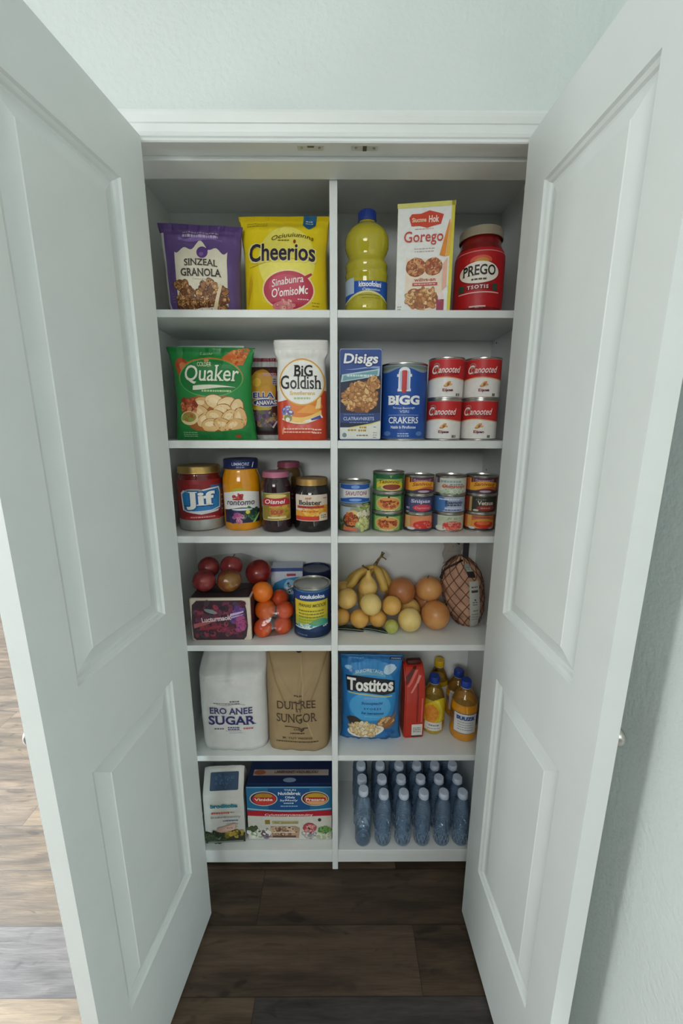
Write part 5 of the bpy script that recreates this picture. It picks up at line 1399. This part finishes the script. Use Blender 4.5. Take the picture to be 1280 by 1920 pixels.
def juice(label, loc, r, h, rz, capm, juc, kind):
    t = thing('juice_bottle', label, 'bottle', loc, rz, 'juice bottles on the fifth shelf')
    H = h - .024
    pr = [(0, .002), (r * .6, 0), (r * .88, .001), (r * .97, .006), (r, .014), (r, .030), (r * .975, .036), (r * .985, .10), (r, H - .085), (r * .985, H - .070), (r * .90, H - .048), (r * .72, H - .028), (r * .48, H - .012), (.0150, H - .004), (.0145, H + .004), (0, H + .004)]
    bm = lathe(pr, 40)
    for f in bm.faces: f.material_index = 1 if f.calc_center_median().z > H - .050 else 0
    mesh_obj('bottle_body', bm, [juc, shell('clear_bottle_top', (.97, .88, .62), .22, '#d8b058')], t, True)
    mesh_obj('neck', lathe([(0, H - .001), (.0165, H - .001), (.0165, H + .001), (0, H + .001)], 28), mat('clear_ring', '#d8d8c8', .2), t, True, autosm=40)
    cb = lathe([(0, H + .001), (.0172, H + .001), (.0176, H + .003), (.0176, h - .003), (.0160, h), (0, h)], 32)
    mesh_obj('cap', cb, capm, t, True, autosm=40)
    s = Round(r, 0, 40, prof=pr[1:-1]); P, L = Print(s), Print(s)
    if kind == 'sun':
        P.band(-.05, .05, lambda x: .050, lambda x: .135 - 10 * (x - .01) ** 2, '#d6bc1c', 1, 30); P.ell(-.020, .082, .024, .034, '#d8892a', 2, 24, 0, .04); P.scatter(-.020, .082, .020, .030, 20, .006, ['#e09a3c', '#d27c20'], 2.3)
        P.poly([(-.012, .134), (.006, .128), (.020, .090), (.016, .052), (.006, .052), (.010, .088), (.0, .118)], '#e6d44a', 3.4)
        P.rect(-.042, .020, .018, .049, '#dfdcd4', 2); P.fine(-.010, .038, .034, .006, '#8a8a94', 3); P.fine(-.010, .027, .04, .003, '#9a9aa0', 3)
    elif kind == 'label':
        P.rect(-.044, .036, .034, .108, '#4a6aa0', 1, .003); P.rect(-.042, .034, .036, .106, '#d6d6d0', 2, .003); P.rect(-.036, .030, .083, .101, '#b9c4d4', 2.4)
        L.text('SUUZR', -.003, .0925, .060, .0135, '#27407c', 6, .05); P.fine(-.004, .076, .05, .003, '#8a92a4', 3, 4, .009); P.rect(.046, .064, .05, .12, '#3a5a8a', 2)
    else:
        P.rect(-.046, .040, .034, .108, '#d2d2cc', 2, .003); P.fine(-.02, .09, .03, .006, '#4a5a8c', 3, 2, .02)
    done(P, L, t)
BCAP = mat('juice_cap_blue', '#1f3f96', .35, var=.05)
OJ = glossy('orange_juice', '#d08a10'); OJ2 = glossy('pale_juice', '#b89a2c'); OJ3 = glossy('yellow_juice', '#c79a14')
juice('juice bottle with a sun-yellow label and a blue cap, beside the red drink pack', (.3285, .2490, z5), .0395, .202, R(8), BCAP, OJ2, 'sun')
juice('orange juice bottle with a white label and a blue cap, foremost by the open door', (.4260, .2205, z5), .0445, .2055, R(-6), BCAP, OJ, 'label')
juice('juice bottle with a blue cap half hidden behind the foremost orange one', (.4330, .3180, z5), .0415, .176, R(4), BCAP, OJ, 'plain')
juice('juice bottle with a yellow cap at the back of the shelf', (.3700, .3500, z5), .0360, .196, 0, mat('juice_cap_yellow', '#d6b016', .4, var=.05), OJ3, 'plain')

# ================================================================== LOWEST SHELF
z6 = TOPS[6]
def brick_bag():
    t = thing('grain_bag', 'white and dark green block-bottom bag on the lowest shelf, beside the blue carton', 'bag', (-.3835, .1985, z6), R(3))
    w, d, h = .133, .088, .215
    pts = [(-.044, 0), (-.046, .01), (-.046, .190), (-.040, .202), (-.006, .262), (.002, .268), (.008, .262), (.036, .212), (.044, .19), (.044, 0)]
    bm = bmesh.new(); A = []
    for x in [-w / 2 + w * i / 10 for i in range(11)]:
        e = .004 if abs(x) > w / 2 - .001 else 0
        A.append([bm.verts.new((x + random.uniform(-.0008, .0008), y * (1 - e * 4) + random.uniform(-.001, .001), z if z < .2 else z - e)) for y, z in pts])
    for a, b in zip(A, A[1:]):
        for k in range(len(pts)): bm.faces.new((a[k], b[k], b[(k + 1) % len(pts)], a[(k + 1) % len(pts)]))
    bm.faces.new(A[0]); bm.faces.new(A[-1][::-1])
    bmesh.ops.recalc_face_normals(bm, faces=bm.faces)
    mesh_obj('pouch', bm, film('#c4c4be'), t, True, autosm=45)
    P, L = Print(Flat((0, -.0472, 0))), Print(Flat((0, -.0472, 0)))
    L.text('broditoba', .002, .158, .090, .016, '#1c7a8c', 6, .05); P.fine(-.012, .128, .06, .007, '#b5584a', 2); P.fine(.028, .129, .014, .003, '#6a6a66', 2)
    L.text('lnohoboeory', .006, .111, .100, .010, '#6a6c6c', 6, .01, .1); P.fine(.020, .095, .05, .004, '#5a6a86', 2); L.text('ajtatto', .026, .083, .04, .007, '#a8706a', 6, 0, .2)
    P.band(-.066, .066, lambda x: .004, lambda x: .050 + .008 * math.sin(x * 60), '#2a3020', 1); P.scatter(.028, .044, .036, .018, 26, .008, ['#8d7a2c', '#a98a34', '#6a6424', '#b59a4a'], 2); P.scatter(-.03, .03, .034, .022, 26, .009, ['#2a3a24', '#3a4a2c', '#1c2418', '#44523a'], 2)
    P.ell(.004, .062, .034, .013, '#c4a090', 3.4, 20, .2, .2); P.poly([(-.012, .056), (.030, .086), (.038, .082), (.03, .056)], '#cdb0a0', 3.6); P.fine(.016, .066, .02, .003, '#9a4a3a', 4.2)
    P.rect(-.06, .06, .006, .012, '#7c8078', 4); P.poly([(-.03, .03), (-.022, .018), (-.014, .032), (-.018, .022), (-.026, .022)], '#8a9a80', 4)
    done(P, L, t)
    P = Print(Flat((0, -.0405, .2035), (1, 0, 0), (0, .493, .870)))
    P.rect(-.044, .050, .006, .060, '#1c3a58', 1, .004); P.scatter(.003, .033, .038, .020, 30, .007, ['#224a6c', '#16304a', '#2a5a80', '#1c3c5c'], 2)
    P.build('top_print', t, .0012)
brick_bag()

def carton_box():
    w, d, h = .288, .190, .2205
    t, s = carton('food_carton', 'wide blue food carton with two red ovals, on the lowest shelf against the divider', 'box', (-.1625, .259, z6), 0, w, d, h, '#1f5a86', '#17304e', '#16264c', .002)
    P, L = Print(s), Print(s)
    P.rect(-.143, .143, .122, .219, '#246890', 1); P.band(-.07, .07, lambda x: .126, lambda x: .214, '#1d4c80', 1.2)
    P.band(-.143, .143, lambda x: .118 + .010 * (x / .143) ** 2, lambda x: .124 + .010 * (x / .143) ** 2, '#8ab0c4', 1.4)
    P.rect(-.143, .143, .002, .104, '#c8c6bc', 1); P.band(-.143, .143, lambda x: .098 + .004 * (x / .143) ** 2, lambda x: .117 + .006 * abs(x / .143), '#a8202c', 1.8)
    for cx, g in ((-.086, '#a87c2c'), (.088, '#b5922e')):
        P.ell(cx, .172, .047, .030, '#c9bca4', 2, 36); P.ell(cx, .172, .0435, .027, '#1c2a52' if cx < 0 else '#3a2434', 2.4, 36); P.ell(cx + .002, .171, .039, .0245, '#c43a34' if cx < 0 else '#d99a6a', 2.8, 36)
        P.ell(cx, .183, .030, .012, g, 3.2, 26); P.rect(cx - .036, cx + .036, .162, .178, '#b02a2c', 3.6, .006); L.text('Vinide' if cx < 0 else 'Presane', cx, .170, .062, .011, '#ecd8cc', 6.5, .03)
    L.text('TNUN', .004, .209, .040, .008, '#c9d8e4', 6.5, .01); L.text('Nutdabrek', .002, .194, .076, .013, '#dfe6ec', 6.5, .02, arc=.002); L.text('Oliely', .004, .178, .034, .012, '#c9d8e4', 6.5, .02); L.text('byMeely', .000, .166, .060, .011, '#c9d8e4', 6.5, .01, .15); P.fine(.0, .154, .036, .005, '#a9c0d4', 4); P.fine(.0, .142, .058, .004, '#8ab0c8', 4)
    L.text('Cyiutssistyuaoasuiny', -.002, .106, .164, .011, '#ecd0d0', 6.5, .02)
    P.rect(-.085, -.068, .066, .084, '#8a7a34', 2); P.rect(-.06, .03, .066, .080, '#b5ae84', 2); L.text('fot. pnetuvost', -.012, .073, .080, .010, '#8a7a3c', 6.5, .01)
    P.poly([(-.070, .008), (.03, .006), (.034, .05), (.02, .058), (-.066, .058)], '#a88c74', 2); P.scatter(-.02, .036, .045, .016, 40, .009, ['#b59478', '#8a6a54', '#c9ac90', '#6a4a44'], 2.4); P.rect(-.06, .02, .010, .018, '#5a4440', 3.6); P.rect(-.058, .018, .030, .034, '#d8c8b0', 3.6)
    P.scatter(-.118, .028, .03, .022, 22, .011, ['#c9ccc0', '#dcdcd2', '#4a5a40', '#8a9a80'], 2); P.scatter(-.082, .030, .014, .02, 14, .009, ['#5a4a5c', '#7a6a78', '#e0dcd4'], 3.2); P.scatter(-.125, .048, .018, .008, 10, .008, ['#3a4a2c', '#4a5a3a'], 3.2)
    P.ell(.068, .050, .024, .022, '#a84a50', 2.6, 22, 0, .12); P.ell(.070, .054, .012, .010, '#3a1c24', 3); P.scatter(.068, .048, .020, .020, 18, .006, ['#c2686a', '#8d3a44', '#d89a94'], 3.2); P.scatter(.064, .022, .026, .014, 16, .009, ['#8a8a90', '#d0d0c8', '#a8a09a'], 2.8)
    P.scatter(.122, .040, .020, .020, 24, .009, ['#4a7a34', '#5a8a44', '#3a6a2c', '#7aa05a'], 2.6); P.scatter(.118, .014, .024, .010, 14, .009, ['#c9ccb8', '#a8b090', '#dfe0d4'], 2.8); P.ell(.102, .084, .006, .007, '#3a3a3c', 3)
    P.rect(-.143, .143, .2165, .2202, '#6aa0b8', 2)
    done(P, L, t)
    P, L = Print(Flat((0, -d / 2, h), (1, 0, 0), (0, 1, 0))), Print(Flat((0, -d / 2, h), (1, 0, 0), (0, 1, 0)))
    P.rect(-.128, .132, .042, .066, '#a89a90', 1); P.ell(.0, .024, .022, .009, '#8090b0', 1); P.ell(-.106, .054, .020, .010, '#a0583c', 2)
    L.text('LANEFAINIT-VADUBILIOU', .02, .054, .150, .011, '#5a2c34', 6.5, .02); P.rect(-.142, .142, .006, .012, '#1f3a6a', 1)
    done(P, L, t, lname='top_print')
carton_box()

# ---- bottled water
WATER = shell('bottled_water', (.83, .92, 1.0), .20, '#a8cffa', .05, .45, 60)
RIDGE = shell('bottle_ridge', (.9, .95, 1.0), .45, '#c4dcf2')
WCAP = mat('water_cap', '#c6d0e2', .4, var=.05)
def water_bottle(h, ribs):
    t = thing('water_bottle', '', 'bottle', (0, 0, z6), 0, 'bottles of water on the lowest shelf')
    r = .0275; H = h - .014
    pr = [(0, .004), (r * .45, .003), (r * .7, 0), (r * .92, .002), (r, .009)]
    if ribs:
        pr += [(r, .060), (r * .94, .064)]
        for k in range(5): z = .068 + k * .010; pr += [(r * .99, z), (r * .99, z + .004), (r * .945, z + .0065)]
        pr += [(r * .99, .120), (r, .126)]
    else: pr += [(r, .125)]
    pr += [(r, H - .052), (r * .96, H - .042), (r * .84, H - .028), (r * .64, H - .015), (.0142, H - .008), (.0135, H + .002), (0, H + .002)]
    mesh_obj('bottle_body', lathe(pr, 32), WATER, t, True)
    mesh_obj('collar', lathe([(0, H - .004), (.0172, H - .004), (.0172, H - .002), (0, H - .002)], 24), WCAP, t, True, autosm=40)
    cb = lathe([(0, H - .001), (.0162, H - .001), (.0166, H + .001), (.0164, h - .0025), (.0145, h), (0, h)], 28)
    mesh_obj('cap', cb, WCAP, t, True, autosm=40)
    if ribs:
        bm = bmesh.new()
        for k in range(14):
            for sg in (1, -1):
                tube(bm, [((r + .0002) * math.sin(2 * PI * k / 14 + sg * z * 11), -(r + .0002) * math.cos(2 * PI * k / 14 + sg * z * 11), z) for z in (.010, .020, .030, .040, .050, .058)], .0010, 5)
        mesh_obj('grip_ridges', bm, RIDGE, t, True)
    return t
xs = [.0865, .1565, .2240, .2910, .3570, .4225]
WORD = ['first', 'second', 'third', 'fourth', 'fifth', 'sixth']
ROWN = ['in the front row', 'in the second row', 'in the third row', 'in the rearmost row']
protoA, protoB = water_bottle(.214, False), water_bottle(.2005, True)
usedA = usedB = False
for j in range(4):
    for i in range(6):
        loc = (xs[i] * (1 - .004 * j) + (.0016 if (i * 7 + j * 3) % 4 == 0 else 0), .1625 + .0562 * j, z6)
        a = (j == 0 and i == 0)
        lb = 'smooth taller water bottle in the front row, first from the divider' if a else 'clear ridged water bottle %s, %s from the divider' % (ROWN[j], WORD[i])
        if a: protoA.location = loc; protoA['label'] = lb
        elif not usedB: usedB = True; protoB.location = loc; protoB['label'] = lb
        else: dup(protoB, loc, R((i * 37 + j * 61) % 360), lb)

S.cycles.max_bounces = 12
S.cycles.transmission_bounces = 10
S.cycles.transparent_max_bounces = 16
S.cycles.diffuse_bounces = 6
S.cycles.sample_clamp_indirect = 4.0
S.cycles.caustics_reflective = False
S.cycles.caustics_refractive = False
